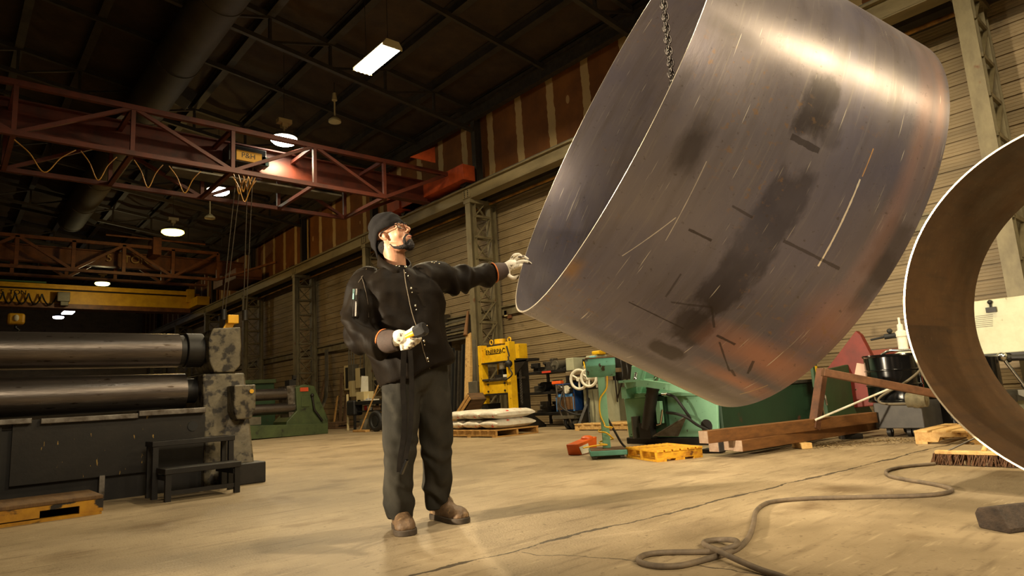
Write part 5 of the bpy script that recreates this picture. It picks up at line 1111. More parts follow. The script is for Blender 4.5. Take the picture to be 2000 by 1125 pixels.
# green cover with handles, leaning on the side of the mint machine
Yc = yR-.3
def cy(px, py, d=0): return PY(px, py, Yc-d)
T = thing('green_cover', 'leaning dark green sheet cover with two chrome handles, right of the rusty post', 'cover', (cy(1650, 800).x, Yc, .2))
q4 = [cy(1605, 724), cy(1656, 712), cy(1708, 812), cy(1622, 836)]
m = MB(); m.extrude([(p.x, p.z) for p in q4], (0, Yc, 0), (1, 0, 0), (0, 0, 1), (0, .05, 0)); m.build('panel', M['darkgreen'], T, bevel=.006)
for (x0, y0_), (x1, y1_) in (((1611, 773), (1615, 790)), ((1672, 760), (1680, 778))):
    m = MB(); m.tube([cy(x0, y0_), cy(x0, y0_, .06), cy(x1, y1_, .06), cy(x1, y1_)], .013, 8); m.build('handle', M['chrome'], T, 60)
m = MB(); a = cy(1590, 727, -.1); m.box(a.x-.1, a.x+.03, Yc+.06, Yc+.1, a.z-.2, a.z+.12); gbx = tag(m.build('green_box', M['darkgreen'], bevel=.006), 'small green box with a yellow warning sticker behind the rusty post', 'box')
m = MB(); m.box(a.x-.045, a.x+.01, Yc+.055, Yc+.06, a.z-.1, a.z+.08); m.build('warning_sticker', M['press_yellow'], gbx)
RDp = mat('red_oxide_paint', (124, 38, 26), .5, 0, (92, 28, 20), 3); m = MB(); XR = 9.6
polyx(m, [(1671, 646), (1680, 654), (1724, 738), (1726, 790), (1640, 800), (1600, 740)], XR, .12); tag(m.build('red_plate', RDp, bevel=.01), 'red painted steel plate leaning on the wall behind the hanging plate', 'steel plate')
m = MB(); polyx(m, [(1686, 686), (1790, 676), (1790, 780), (1686, 785)], 11.02, .17); tag(m.build('red_sheet', mat('dull_red', (134, 62, 46), .6), bevel=.004), 'low dull red panel on the wall behind the black drum', 'panel')
m = MB(); polyx(m, [(1673, 709), (1694, 712), (1690, 740), (1668, 735)], 8.0, .03); tag(m.build('pink_plate', mat('pink_grey_plate', (202, 166, 146), .5, 0, (90, 70, 60), 5, .6, .75), bevel=.004), 'small pinkish plate standing between the green cover and the drum', 'plate')
# drum on a caster box
XD = 7.75
yb0, yb1 = gx(1704, 786, XD).y, gx(1799, 786, XD).y; zb1 = gx(1750, 786, XD).z; zb0 = gx(1750, 837, XD).z
T = thing('caster_box', 'dark grey steel box on casters under the black drum', 'cart', (8.05, (yb0+yb1)/2, 0))
DG = mat('dark_grey_box', (66, 62, 58), .5, .2, (50, 48, 46), 6)
m = MB(); m.box(XD, XD+.7, yb1, yb0, zb0, zb1); m.build('body', DG, T, bevel=.008)
for x in (XD+.1, XD+.6):
    for y in (yb0-.1, yb0-.3, yb1+.12):
        m = MB(); m.cyl((x, y-.02, .05), (x, y+.02, .05), .05, seg=16); m.box(x-.015, x+.015, y-.03, y+.03, .05, zb0); m.build('caster', M['black'], T, 40)
dc = gx(1752, 786, XD+.33); T = thing('oil_drum', 'glossy black steel drum standing on the caster box', 'drum', (XD+.33, dc.y, zb1))
zd1 = gx(1752, 690, XD+.05).z; h_ = zd1-zb1; pr = [(0, 0), (.27, 0), (.28, .015), (.27, .03), (.27, h_*.33), (.28, h_*.345), (.28, h_*.36), (.27, h_*.375), (.27, h_*.64), (.28, h_*.655), (.28, h_*.67), (.27, h_*.685), (.27, h_-.03), (.285, h_-.015), (.28, h_), (.26, h_), (.26, h_-.02), (0, h_-.02)]
m = MB(); m.lathe(pr, (XD+.33, dc.y, zb1), seg=48); m.build('shell', M['blackpaint'], T, 40)
T = thing('drum_pump', 'pale hand pump with black fittings standing on the black drum', 'pump', (XD+.4, dc.y-.02, zd1-.02))
pc_ = V(XD+.33, gx(1766, 690, XD+.33).y, zd1-.02)
m = MB(); m.lathe([(.11, 0), (.11, .02), (.05, .04), (.05, .2), (.06, .21), (.06, .26), (.03, .28), (.03, .34), (.012, .35), (.012, .42)], pc_, seg=20); m.build('pump_body', M['white'], T, 40)
m = MB(); m.cyl(pc_+V(0, 0, .23), pc_+V(-.05, .16, .22), .03, seg=12); m.cyl(pc_+V(-.05, .16, .22), pc_+V(-.07, .3, .2), .012, seg=8); m.ball(pc_+V(-.04, .1, .28), .03, 10); m.build('pump_head', M['rubber'], T, 40)
m = MB(); m.tube(catmull([pc_+V(-.1, .2, .02), pc_+V(-.12, .1, .06), pc_+V(-.1, -.05, .05), pc_+V(-.05, -.2, .06)], 6), .015, 8); m.build('delivery_tube', M['chrome'], T, 60)
m = MB(); m.tube(catmull([gx(1812, 705, XD-.02), gx(1790, 730, XD), gx(1760, 752, XD), gx(1730, 768, XD-.02), gx(1716, 780, XD-.06), gx(1724, 788, XD-.06), gx(1760, 789, XD-.05), gx(1800, 786, XD)], 8), .013, 8); tag(m.build('grey_hose', mat('grey_hose', (96, 86, 66), .6), None, 60), 'grey hose sagging in a loop across the front of the black drum', 'hose')
c = gx(1791, 781, XD-.1); m = MB(); m.cyl(c+V(0, .09, 0), c-V(0, .09, 0), .075, seg=18); m.ball(c, (.05, .1, .085), 14); tag(m.build('rag_roll', mat('grey_rag', (118, 110, 86), .9, 0, (86, 80, 60), 14, bump=.5), None, 40), 'rolled grey rag lying on the caster box corner', 'rag')
c = G(1865, 842); c = V(8.6, PX(1868, 800, 8.6).y, 0); m = MB(); m.lathe([(.28, 0), (.29, .02), (.28, .04), (.28, .3), (.29, .32), (.28, .34), (.28, .62), (.27, .63), (0, .63)], c, seg=40); tag(m.build('oil_drum', M['blackpaint'], None, 40), 'second black drum on the floor, half hidden by the ring', 'drum')
# machine seen through the ring
XQ = 9.3
T = thing('guillotine_machine', 'off-white machine cabinet with a ball lever seen through the brown ring', 'machine', (9.6, 1.2, 0))
CRM = mat('cream_enamel', (196, 196, 166), .45, 0, (170, 170, 138), 3, .45, .75, 0, 40, (1, 1, 1), (120, 110, 80), 12, .68, .72)
ya, yb, za, zb = xr(1880, 2040, 582, 690, XQ); m = MB(); m.box(XQ, XQ+.5, yb-1.9, yb, za, zb); cb_ = m.build('cabinet', CRM, T, bevel=.01)
m = MB(); m.box(XQ-.02, XQ+.52, yb-1.9, yb+.01, za-.03, za); m.build('bottom_strip', M['black'], T)
c = PX(1935, 600, XQ-.02); m = MB(); m.cyl(c, c+V(0, 0, .05), .012, seg=8); m.ball(c+V(0, 0, .06), .028, 10); m.box(c.x-.02, c.x+.02, c.y-.05, c.y+.05, c.z-.06, c.z); m.build('clamp_knob', M['black'], cb_, 40)
ln = MB()
for k in range(7): 
    a, b = PX(1905, 618+k*3.6, XQ), PX(1940, 618+k*3.6, XQ); ln.box(XQ-.003, XQ, b.y, a.y, a.z-.003, a.z+.003)
ln.build('printed_lines', M['galv'], cb_)
a, b = PX(1957, 697, XQ-.15), PX(1998, 750, XQ-.1); m = MB(); m.cyl(a, b, .018, seg=10); m.ball(a, .055, 14); m.cyl(b, b+(b-a)*.3, .03, seg=10); m.build('lever', M['chrome'], T, 40)
m = MB(); m.cyl(PX(1965, 699, XQ-.05), PX(2005, 698, XQ-.05), .035, seg=12); m.ball(PX(1968, 700, XQ-.06), .05, 12); m.build('shaft', M['black'], T, 40)
a = PX(1960, 766, XQ); m = MB(); m.box(XQ, XQ+.4, a.y-1.2, a.y+.1, a.z-.1, a.z+.02); m.build('table_bar', M['galv'], T)
m = MB(); m.box(XQ+.1, XQ+.5, a.y-1.2, a.y, 0, a.z-.1); m.build('base_cabinet', CRM, T, bevel=.01)
m = MB(); m.box(XQ+.2, XQ+.5, yb-1.9, yb-1.3, 0, za); m.build('standard', CRM, T)
m = MB(); m.box(XQ+.1, XQ+.3, yb-.12, yb-.02, .5, za-.03); m.build('rear_post', M['galv'], T)
c = PX(1924, 725, 9.0); m = MB(); hD = PX(1924, 695, 8.75).z-.35; m.lathe([(.24, 0), (.25, .02), (.24, .04), (.24, hD-.01), (.23, hD), (0, hD)], (9.0, c.y+.1, .35), seg=36); dr = tag(m.build('oil_drum', M['blackpaint'], None, 40), 'black oil drum with white OIL lettering seen inside the ring', 'drum')
letter('OIL', .11, (8.757, c.y+.08, .35+hD*.62), (0, -.3, -1), (0, -1, .3), M['white'], dr)
m = MB(); m.box(8.7, 9.25, c.y-.2, c.y+.45, .27, .35); m.box(8.75, 8.85, c.y-.1, c.y+.4, 0, .27); m.box(9.1, 9.2, c.y-.1, c.y+.4, 0, .27); tag(m.build('drum_stand', M['dark_steel']), 'low dark stand under the oil drum inside the ring', 'stand')
# pallet and broom at the right
a = G(1789, 867); pallet('wooden_pallet', 'pale wooden pallet on the floor left of the ring', M['wood2'], (a.x, a.y-1.05, 0), (0, 1, 0), (1, 0, 0), 1.05, .9, .125, 7, notch=True)
a, b = G(1826, 907), G(2010, 914); a2 = a; dB = (b-a); dB.z = 0; L_ = .62; dB.normalize(); s_ = V(-dB.y, dB.x, 0); s_ = s_ if s_.dot(CF) > 0 else -s_
T = thing('push_broom', 'push broom with brown bristles lying on the floor before the ring', 'broom', a)
m = MB(); m.beam(a+V(0, 0, .09)+dB*.02, a+V(0, 0, .09)+dB*L_, .06, .025); m.build('head', M['wood2'], T, bevel=.005)
bm_ = mat('brown_bristles', (120, 84, 56), .8, 0, (70, 48, 32), 60, stretch=(1, 1, .2)); m = MB(); random.seed(9)
for k in range(420):
    t = random.random()*L_; o_ = random.uniform(-.028, .028); p = a+dB*t+s_*o_+V(0, 0, .08); q_ = a+dB*(t+random.uniform(-.03, .03)-.01)+s_*(o_*1.5)+V(0, 0, .004)
    m.cyl(p, q_, .004, .003, 4, False)
br = m.build('bristles', bm_, T, fixn=False); br['kind'] = 'stuff'
hb_ = a+dB*.32+V(0, 0, .1); m = MB(); m.cyl(hb_, hb_+V(.15, -.02, .1), .016, seg=10); m.cyl(hb_+V(.15, -.02, .1), hb_+V(1.2, -.35, .3), .014, seg=10); m.build('handle', M['wood2'], T, 40)
m = MB(); m.tube([a+dB*.1+V(0, 0, .1), hb_+V(.1, .05, .09), hb_+V(.16, 0, .1)], .006, 6); m.tube([a+dB*.54+V(0, 0, .1), hb_+V(.12, -.05, .09), hb_+V(.16, 0, .1)], .006, 6); m.build('brace_wire', M['steel'], T, 60)
# wood chock in the foreground
A1, B1, C1 = G(1912, 1031), G(1972, 1043), G(2010, 1020); d1 = (B1-A1).normalized(); d2 = V(-d1.y, d1.x, 0); d2 = d2 if d2.dot(CF) > 0 else -d2
wd = (B1-A1).length
m = MB(); m.extrude([(0, 0), (wd, 0), (wd*1.02, .02), (wd*.72, .105), (wd*.05, .085), (-.012, .06)], A1, d1, (0, 0, 1), d2*.2)
tag(m.build('wood_chock', mat('charred_wood', (74, 60, 48), .85, 0, (44, 36, 30), 9, .3, .7, .6, 30, (4, 1, 4)), bevel=.006), 'dark weathered wood chock on the floor in the lower right foreground', 'wood block')
# hose on the floor
HP = [(1565, 139, 0), (1450, 150, 0), (1380, 160, 0), (1328, 176, 0), (1345, 199, 0), (1430, 218, 0), (1520, 232, 0), (1610, 250, 0), (1648, 268, 0), (1600, 285, 0), (1480, 295, 0), (1200, 302, 0), (960, 308, 0), (800, 320, 0), (730, 338, 0), (690, 375, 0), (680, 430, 0), (660, 490, 0), (620, 540, 0), (555, 574, 0), (450, 605, 0), (330, 635, 0), (220, 640, 0), (140, 625, 0), (118, 605, 0), (160, 582, 0), (260, 572, 0), (400, 570, 0), (510, 564, .004), (595, 536, .02), (590, 514, .02), (520, 510, .004), (450, 518, .003), (440, 533, .004), (500, 560, .018), (560, 590, .018), (700, 652, .004), (820, 692, 0), (1000, 760, 0)]
m = MB(); m.tube(catmull([G(1200+.4*x, 850+.4*y, .0115+z) for x, y, z in HP], 6), .0115, 12)
tag(m.build('floor_hose', mat('dusty_hose', (112, 96, 76), .7, 0, (84, 72, 58), 12), None, 60), 'long dusty grey hose snaking and looping across the floor', 'hose')
# sawdust strewn under the caster box
m = MB(); random.seed(4)
for k in range(900):
    t = random.random(); px = 1585 + 215*t + random.gauss(0, 12); py = 872 - 12*min(1, t*1.6) + random.gauss(0, 3.2); p = G(px, py); s = random.uniform(.006, .018); r_ = random.random()*3
    c_, q_ = math.cos(r_)*s, math.sin(r_)*s; m.add([p+V(c_, q_, .001), p+V(-q_, c_*.6, .004), p+V(-c_, -q_, .002), p+V(q_, -c_*.6, .001)], [(0, 1, 2, 3)])
tag(m.build('sawdust', mat('pale_chips', (216, 190, 138), .8), fixn=False), 'pale chips strewn on the floor before the caster box', 'sawdust', kind='stuff')
# ------------------------------------------------------------------ the worker
from mathutils.bvhtree import BVHTree
skin_m = mat('skin', (198, 148, 116), .5, 0, (178, 122, 92), 9, .35, .7, .12, 120)
skin_m.node_tree.nodes['Principled BSDF'].inputs['Subsurface Weight'].default_value = .12
skin_m.node_tree.nodes['Principled BSDF'].inputs['Subsurface Radius'].default_value = (.012, .005, .003)
jack_m = mat('black_brown_leather_jacket', (30, 24, 17), .6, 0, (20, 15, 11), 9, .3, .7, .1, 220, (1, 1, 1), (40, 32, 22), 4, .6, .8, spec=.07)
jean_m = mat('faded_dark_denim', (60, 57, 50), .8, 0, (34, 33, 30), 4, .3, .7, .12, 300, (1, 1, .5), (72, 69, 60), 5, .6, .78, spec=.07)
boot_m = mat('scuffed_brown_boot', (112, 86, 58), .65, 0, (74, 56, 38), 14, .3, .7, .4, 60, (1, 1, 1), (140, 112, 78), 22, .6, .72)
sole_m = mat('boot_sole', (74, 60, 44), .75, 0, (46, 38, 28), 20)
cap_m = mat('dark_grey_cloth_cap', (40, 38, 37), .85, 0, (30, 28, 28), 8, bump=.1, bscale=300, spec=.08)
hair_m = mat('dark_hair', (36, 26, 20), .75, 0, (24, 18, 14), 60, bump=.8, bscale=400)
glove_m = mat('worn_white_glove', (238, 230, 212), .75, 0, (206, 192, 164), 12, .35, .7, .15, 120, (1, 1, 1), (78, 62, 50), 24, .58, .64)
cuff_m = mat('brown_glove_cuff', (72, 56, 48), .8, 0, (54, 42, 36), 14, bump=.15, bscale=200)
hem_m = mat('orange_hem', (204, 112, 48), .7)
leath_m = mat('black_strap', (17, 15, 13), .8, 0, (30, 26, 22), 12, spec=.07)
DS = .15
def DP(px, py, d): return PD(px, py, d+DS)
GB_ = G(830, 1030)
W = thing('person', 'standing man in black jacket, dark jeans and dark cap, reaching out to the hanging plate', 'person', (2.08, 3.14, 0))
WLOC[W.name] = Vector((2.08, 3.14, 0))
def ring2(xl, yl, dl, xr, yr, dr, b, n=32, pw=.85):
    A, B = DP(xl, yl, dl), DP(xr, yr, dr); c = (A+B)/2; a = (B-A)/2; up = V(0, 0, 1); f = a.cross(up).normalized()
    out = []
    for k in range(n):
        t = -2*math.pi*k/n; x, y = math.cos(t), math.sin(t)
        out.append(c + a*math.copysign(abs(x)**pw, x) + f*(b*math.copysign(abs(y)**pw, y)))
    return out
def chain(m, pts, n=5, seg=20):        # (point, radius) joints -> smooth tapered limb with rounded ends
    P = catmull([p for p, _ in pts], n); R_ = [r for _, r in pts]; rr = []
    for i in range(len(P)):
        s = min(i/n, len(R_)-1.0001); k = int(s); t = s-k; t = t*t*(3-2*t); rr.append(R_[k]*(1-t)+R_[min(k+1, len(R_)-1)]*t)
    m.tube(P, rr, seg); m.ball(P[0], rr[0]*.98, 14); m.ball(P[-1], rr[-1]*.98, 14)
def fold(p, amp, s, axis=None, seed=0):
    q = Vector((p.x*s[0]+seed, p.y*s[1], p.z*s[2])); v = noise.noise(q); v2 = noise.noise(q*2.3+Vector((7, 3, 1)))
    return amp*((1-abs(v)*2.2)*.6 + .5*v2)
# --- joints (photo pixel, depth)
RSH, REL, RWR = (706, 562, 3.36), (702, 652, 3.27), (757, 667, 3.17)
LSH, LEL, LWR = (848, 540, 3.50), (912, 544, 3.64), (968, 532, 3.74)
HIPR, KNR = (782, 745, 3.46), (780, 880, 3.44)
HIPL, KNL = (834, 745, 3.52), (852, 870, 3.58)
tR, dR = G(796, 1048), (-CF*.86 + CR*.28); tL, dL = G(909, 1023), (CR*.60 - CF*.72)
dR.z = dL.z = 0; dR.normalize(); dL.normalize(); hR, hL = tR-dR*.31, tL-dL*.31
ANR, ANL = hR+dR*.06+V(0, 0, .15), hL+dL*.06+V(0, 0, .15)
def pix(p):
    q = p-CAMP; return (1000+F_PX*q.dot(CR)/q.dot(CF), 562.5-F_PX*q.dot(CU)/q.dot(CF), q.dot(CF)-DS)
print('ANKLES', pix(ANR), pix(ANL), pix(hR), pix(hL))
# --- head frame (right, up, towards the viewer -> world)
HF = (CR*.80 + CU*.47 - CF*.375).normalized()
HL = (CR*.42 + CF*.905); HL = (HL - HF*HL.dot(HF)).normalized(); HU = HF.cross(HL).normalized()
ear = DP(749, 461, 3.395); HC = ear + HL*.078
HM = Matrix(((HF.x, HL.x, HU.x, HC.x), (HF.y, HL.y, HU.y, HC.y), (HF.z, HL.z, HU.z, HC.z), (0, 0, 0, 1))) @ Matrix.Diagonal((.95, .95, .97, 1))
def hp_(x, y, z): return HM @ V(x, y, z)
m = MB(); m.T = HM
m.ball((-.015, 0, .052), (.098, .074, .086), 28)
m.ball((.034, 0, -.018), (.060, .060, .084), 24)
m.ball((.030, 0, -.072), (.055, .054, .042), 20); m.ball((.078, 0, -.096), (.022, .026, .021), 16)
for s in (-1, 1):
    m.ball((.062, s*.036, -.022), (.026, .022, .028), 16)
    m.ball((.083, s*.030, .030), (.014, .026, .010), 14)
    m.tube([V(.0, s*.052, -.055), V(.035, s*.05, -.08), V(.07, s*.03, -.095)], [.016, .017, .016], 10)
    m.ball((.080, s*.031, .010), (.014, .017, .012), 12)
    E_ = [V(.006, s*.073, .018), V(-.006, s*.080, .026), V(-.020, s*.085, .018), V(-.022, s*.084, .0), V(-.013, s*.079, -.017), V(.0, s*.074, -.025), V(.007, s*.071, -.016)]
    m.tube(catmull(E_, 4), .0042, 8); m.ball((-.006, s*.073, .002), (.015, .006, .021), 14); m.ball((.004, s*.074, -.004), (.006, .007, .008), 8)
    m.ball((.109, s*.010, -.025), (.010, .0065, .0065), 10)
m.tube([V(.090, 0, .030), V(.103, 0, .012), V(.118, 0, -.006), V(.126, 0, -.018)], [.0075, .008, .0092, .0105], 12); m.ball((.123, 0, -.019), .0108, 12)
m.ball((.086, 0, -.052), (.020, .034, .030), 16)
m.tube(catmull([V(.088, -.026, -.054), V(.102, -.012, -.050), V(.105, 0, -.052), V(.102, .012, -.050), V(.088, .026, -.054)], 4), .0058, 8)
m.tube(catmull([V(.088, -.022, -.058), V(.101, -.010, -.064), V(.103, 0, -.065), V(.101, .010, -.064), V(.088, .022, -.058)], 4), .0066, 8)
m.T = None
nb = DP(772, 535, 3.47)
chain(m, [(hp_(-.028, 0, -.03), .058), (hp_(-.035, 0, -.10), .057), (nb+V(0, 0, .03), .062), (nb-V(0, 0, .06), .075)], 5, 24)
chest, belly, pelv = DP(782, 590, 3.46), DP(795, 675, 3.46), DP(808, 742, 3.47)
for c_, r_ in ((DP(778, 560, 3.45), (.15, .12, .10)), (chest, (.15, .12, .16)), (belly, (.13, .10, .15)), (pelv, (.10, .08, .08))): m.ball(c_, r_, 20)
for c_ in ((RSH, REL, RWR, .05, .042, .032), (LSH, LEL, LWR, .05, .042, .032)):
    chain(m, [(DP(775, 548, 3.45), .06), (DP(*c_[0]), c_[3]), (DP(*c_[1]), c_[4]), (DP(*c_[2]), c_[5])], 5, 14)
for h, k, a in ((HIPR, KNR, ANR), (HIPL, KNL, ANL)):
    chain(m, [(DP(*h), .062), (DP(*k), .05), (a, .036)], 6, 14)
def hand_core(pts): 
    for p in pts: chain(m, p, 4, 10)
LH = lambda x, y, d=0.0: DP(x, y, 3.77+d)
LFING = [[((1003, 524, -.01), .0105), ((1014, 519, -.03), .0108), ((1026, 519, -.02), .0102), ((1033, 524, -.005), .0094)],
         [((1003, 518, .0), .0108), ((1016, 511, -.02), .011), ((1028, 511, -.015), .0104), ((1036, 515, 0), .0094)],
         [((1001, 513, .015), .0105), ((1012, 503, .0), .0106), ((1023, 502, .005), .010), ((1030, 506, .012), .0092)],
         [((997, 509, .03), .0098), ((1004, 499, .022), .010), ((1012, 497, .03), .0095), ((1018, 500, .036), .0088)],
         [((992, 527, -.01), .0125), ((994, 538, -.025), .0128), ((1003, 543, -.025), .0122), ((1014, 540, -.015), .011)]]
RH = lambda x, y, d=0.0: DP(x, y, 3.13+d)
RFING = [[((796, 650, -.02), .0115), ((806, 644, -.03), .0115), ((808, 641, -.028), .011)],          # thumb over the neck
         [((789, 660, .0), .012), ((803, 664, -.035), .012), ((815, 664, -.03), .0115), ((820, 661, -.012), .0105)],
         [((788, 666, .0), .0118), ((801, 669, -.03), .0118), ((813, 669, -.025), .0112), ((818, 665, -.008), .0102)],
         [((786, 671, .0), .011), ((797, 674, -.024), .011), ((807, 674, -.02), .0105), ((811, 670, -.006), .0096)],
         [((784, 675, .0), .010), ((792, 679, -.016), .0102), ((800, 679, -.012), .0098), ((804, 675, 0), .009)],
         [((782, 666, -.01), .013), ((785, 676, -.015), .0135), ((787, 683, -.01), .0115)]]
for F_, H_ in ((LFING, LH), (RFING, RH)):
    for fg in F_: chain(m, [(H_(*p), r*.62) for p, r in fg], 4, 10)
chain(m, [(DP(*LWR), .026), (LH(985, 527), .02), (LH(998, 518, .01), .018)], 4, 12)
chain(m, [(DP(*RWR), .026), (RH(775, 664), .024), (RH(786, 663, .01), .02)], 4, 12)
for a, d_ in ((ANR, dR), (ANL, dL)):
    chain(m, [(a, .036), (a-V(0, 0, .08), .034), (a+d_*.12-V(0, 0, .095), .022)], 4, 12)
bme = merged(m, .0042, 3, .5)
body = finish('body', bme, skin_m, W, 180)
# --- head dressing
def hm(): 
    q = MB(); q.T = HM; return q
for s in (-1, 1):
    m = hm(); m.ball((.088, s*.031, .011), (.0085, .012, .008), 14); ey = m.build('eye', mat('eye_white', (200, 188, 172), .25), body, 60)
    m = hm(); m.ball((.0945, s*.0318, .0135), (.0028, .0052, .0046), 10); m.build('iris', hair_m, ey, 60)
    m = hm(); m.tube(catmull([V(.088, s*.048, .03), V(.099, s*.03, .037), V(.103, s*.012, .033)], 4), [.003]*9, 6); m.build('eyebrow', hair_m, body, 60)
m = hm(); m.tube(catmull([V(.094, -.018, -.058), V(.109, -.007, -.057), V(.110, 0, -.058), V(.109, .007, -.057), V(.094, .018, -.058)], 4), .0052, 8); m.build('lips', mat('lips', (170, 98, 78), .5), body, 60)
m = hm()
m.ball((.080, 0, -.102), (.031, .031, .026), 20); m.ball((.096, 0, -.088), (.016, .022, .020), 16)
for s in (-1, 1):
    m.tube(catmull([V(.074, s*.030, -.100), V(.048, s*.050, -.096), V(.022, s*.058, -.080), V(.004, s*.064, -.054)], 5), [.016-.0007*k for k in range(16)], 10)
    m.tube(catmull([V(.108, s*.004, -.041), V(.102, s*.02, -.046), V(.088, s*.034, -.062), V(.082, s*.034, -.088)], 4), [.0048+.0004*k for k in range(13)], 8)
bd = merged(m, .004, 3, .5); displace(bd, lambda p, n: .0032*noise.noise(p*160) + .002*noise.noise(p*320)); finish('beard', bd, hair_m, body, 180)
m = hm(); m.ball((-.058, 0, -.028), (.05, .072, .056), 20); hr = m.build('hair', hair_m, body, 60)
m = hm(); cap_v = []
for i in range(19):
    for k in range(40):
        u_, t = i/18, 2*math.pi*k/40; th = u_*math.pi*.5
        zc_, xo = math.cos(th), math.sin(th); x = xo*math.cos(t); y = xo*math.sin(t)
        # dome over the skull whose rim runs from the brow down to the nape
        X = -.022 + .114*x; Y = .090*y; rim = .036 if X > -.02 else .036 - 1.05*(-.02-X); top = .158 - .06*(X+.03) if X > 0 else .158
        Z = rim + (top-rim)*(zc_**.62)
        rad = Vector((x, y, 0)); g_ = 1 + .055*math.sin((Z-.45*X)*130 + 2.2*noise.noise((X*22, Y*22, Z*20)))*min(1, max(0, (u_-.15)*2))
        bulge = 1 + (.07*max(0, -x)*math.sin(math.pi*min(1, u_*1.0)))
        cap_v.append(V(-.022+(X+.022)*g_*bulge, Y*g_*bulge, Z))
m.add(cap_v, [(i*40+k, (i+1)*40+k, (i+1)*40+(k+1) % 40, i*40+(k+1) % 40) for i in range(18) for k in range(40)])
cp = m.build('cap', cap_m, body, 80); so = cp.modifiers.new('thick', 'SOLIDIFY'); so.thickness = .006; so.offset = -1
m = hm(); fr = mat('black_frame', (16, 15, 15), .2)
gl = hm()
for s in (-1, 1):
    L_ = [V(.108, s*.010, .026), V(.110, s*.026, .031), V(.103, s*.048, .029), V(.096, s*.060, .022), V(.097, s*.058, .004), V(.104, s*.044, -.008), V(.110, s*.024, -.008), V(.110, s*.011, .004)]
    m.tube([p for p in catmull(L_+[L_[0]], 4)[:-1]], .0017, 6, loop=True)
    m.tube(catmull([V(.096, s*.060, .024), V(.07, s*.072, .026), V(.03, s*.082, .024), V(-.008, s*.086, .022), V(-.022, s*.084, .008)], 4), .0030, 6)
    gl.add(L_, [tuple(range(8)) if s > 0 else tuple(range(7, -1, -1))])
m.tube([V(.109, -.010, .022), V(.114, 0, .024), V(.109, .010, .022)], .0022, 6)
gs = m.build('glasses', fr, body, 60)
gm = bpy.data.materials.new('clear_lens'); gm.use_nodes = True; gb2 = gm.node_tree.nodes['Principled BSDF']; gb2.inputs['Base Color'].default_value = (.9, .9, .9, 1); gb2.inputs['Roughness'].default_value = .03; gb2.inputs['Transmission Weight'].default_value = 1; gb2.inputs['IOR'].default_value = 1.05
gl.build('lens', gm, gs)
# --- jacket
m = MB(); D0 = 3.45
rings = [ring2(744, 528, D0-.03, 806, 527, D0+.03, .072), ring2(724, 540, D0-.06, 832, 536, D0+.06, .10), ring2(702, 556, D0-.08, 856, 544, D0+.08, .125), ring2(700, 580, D0-.08, 864, 574, D0+.08, .15), ring2(704, 620, D0-.07, 866, 612, D0+.07, .158), ring2(712, 662, D0-.07, 868, 650, D0+.07, .162), ring2(724, 702, D0-.07, 872, 676, D0+.07, .165), ring2(738, 738, D0-.07, 877, 694, D0+.07, .168), ring2(744, 756, D0-.07, 880, 702, D0+.07, .168)]
m.loft(rings)
chain(m, [(DP(724, 552, 3.42), .082), (DP(707, 574, 3.36), .084), (DP(700, 615, 3.31), .085), (DP(703, 655, 3.26), .082), (DP(728, 672, 3.205), .070), (DP(752, 667, 3.175), .058)], 5, 24)
chain(m, [(DP(826, 543, 3.47), .085), (DP(851, 541, 3.51), .088), (DP(884, 547, 3.58), .080), (DP(915, 544, 3.645), .070), (DP(943, 538, 3.70), .060), (DP(966, 532, 3.74), .052)], 5, 24)
jm = merged(m, .0075, 4, .5)
ax_r = (DP(752, 667, 3.175)-DP(703, 655, 3.26)).normalized()
el_r, el_l, hem_c = DP(703, 655, 3.26), DP(900, 545, 3.6), DP(812, 720, 3.42)
def jfold(p, n):
    d = 0
    k1 = math.exp(-((p-el_r).length/.16)**2); d += k1*.018*math.sin(58*((p-el_r).dot((ax_r*.6+V(0, 0, 1)*.8).normalized())) + 3*noise.noise(p*9))
    k2 = math.exp(-((p-el_l).length/.20)**2); al = (DP(966, 532, 3.74)-DP(826, 540, 3.47)).normalized(); d += k2*.017*math.sin(50*((p-el_l).dot((al*.9+V(0, 0, .35)).normalized())) + 4*noise.noise(p*8))
    d += .016*noise.noise(Vector((p.x*6, p.y*6, p.z*2.2))) + .007*noise.noise(Vector((p.x*16, p.y*16, p.z*9)))
    rd = 1-abs(noise.noise(Vector((p.x*5+p.z*2.5, p.y*5, p.z*3.2-p.x*2)))); d += .016*max(0, rd-.72)/.28
    s_ = DP(708, 565, 3.36); k3 = math.exp(-((p-s_).length/.12)**2); d += k3*.006*math.sin(60*(p-s_).dot((CR*.8-CU*.6)))
    return d
displace(jm, jfold)
jacket = finish('jacket', jm, jack_m, W, 180)
jv = [v.co.copy()+WLOC[jacket.name] for v in jm.vertices]; bvh = BVHTree.FromPolygons(jv, [tuple(p.vertices) for p in jm.polygons])
def onj(px, py, off=.003):
    d = ray(px, py).normalized(); h = bvh.ray_cast(CAMP, d); 
    if not h[0]: h = bvh.find_nearest(DP(px, py, 3.44))
    return (h[0]-d*off, h[1])
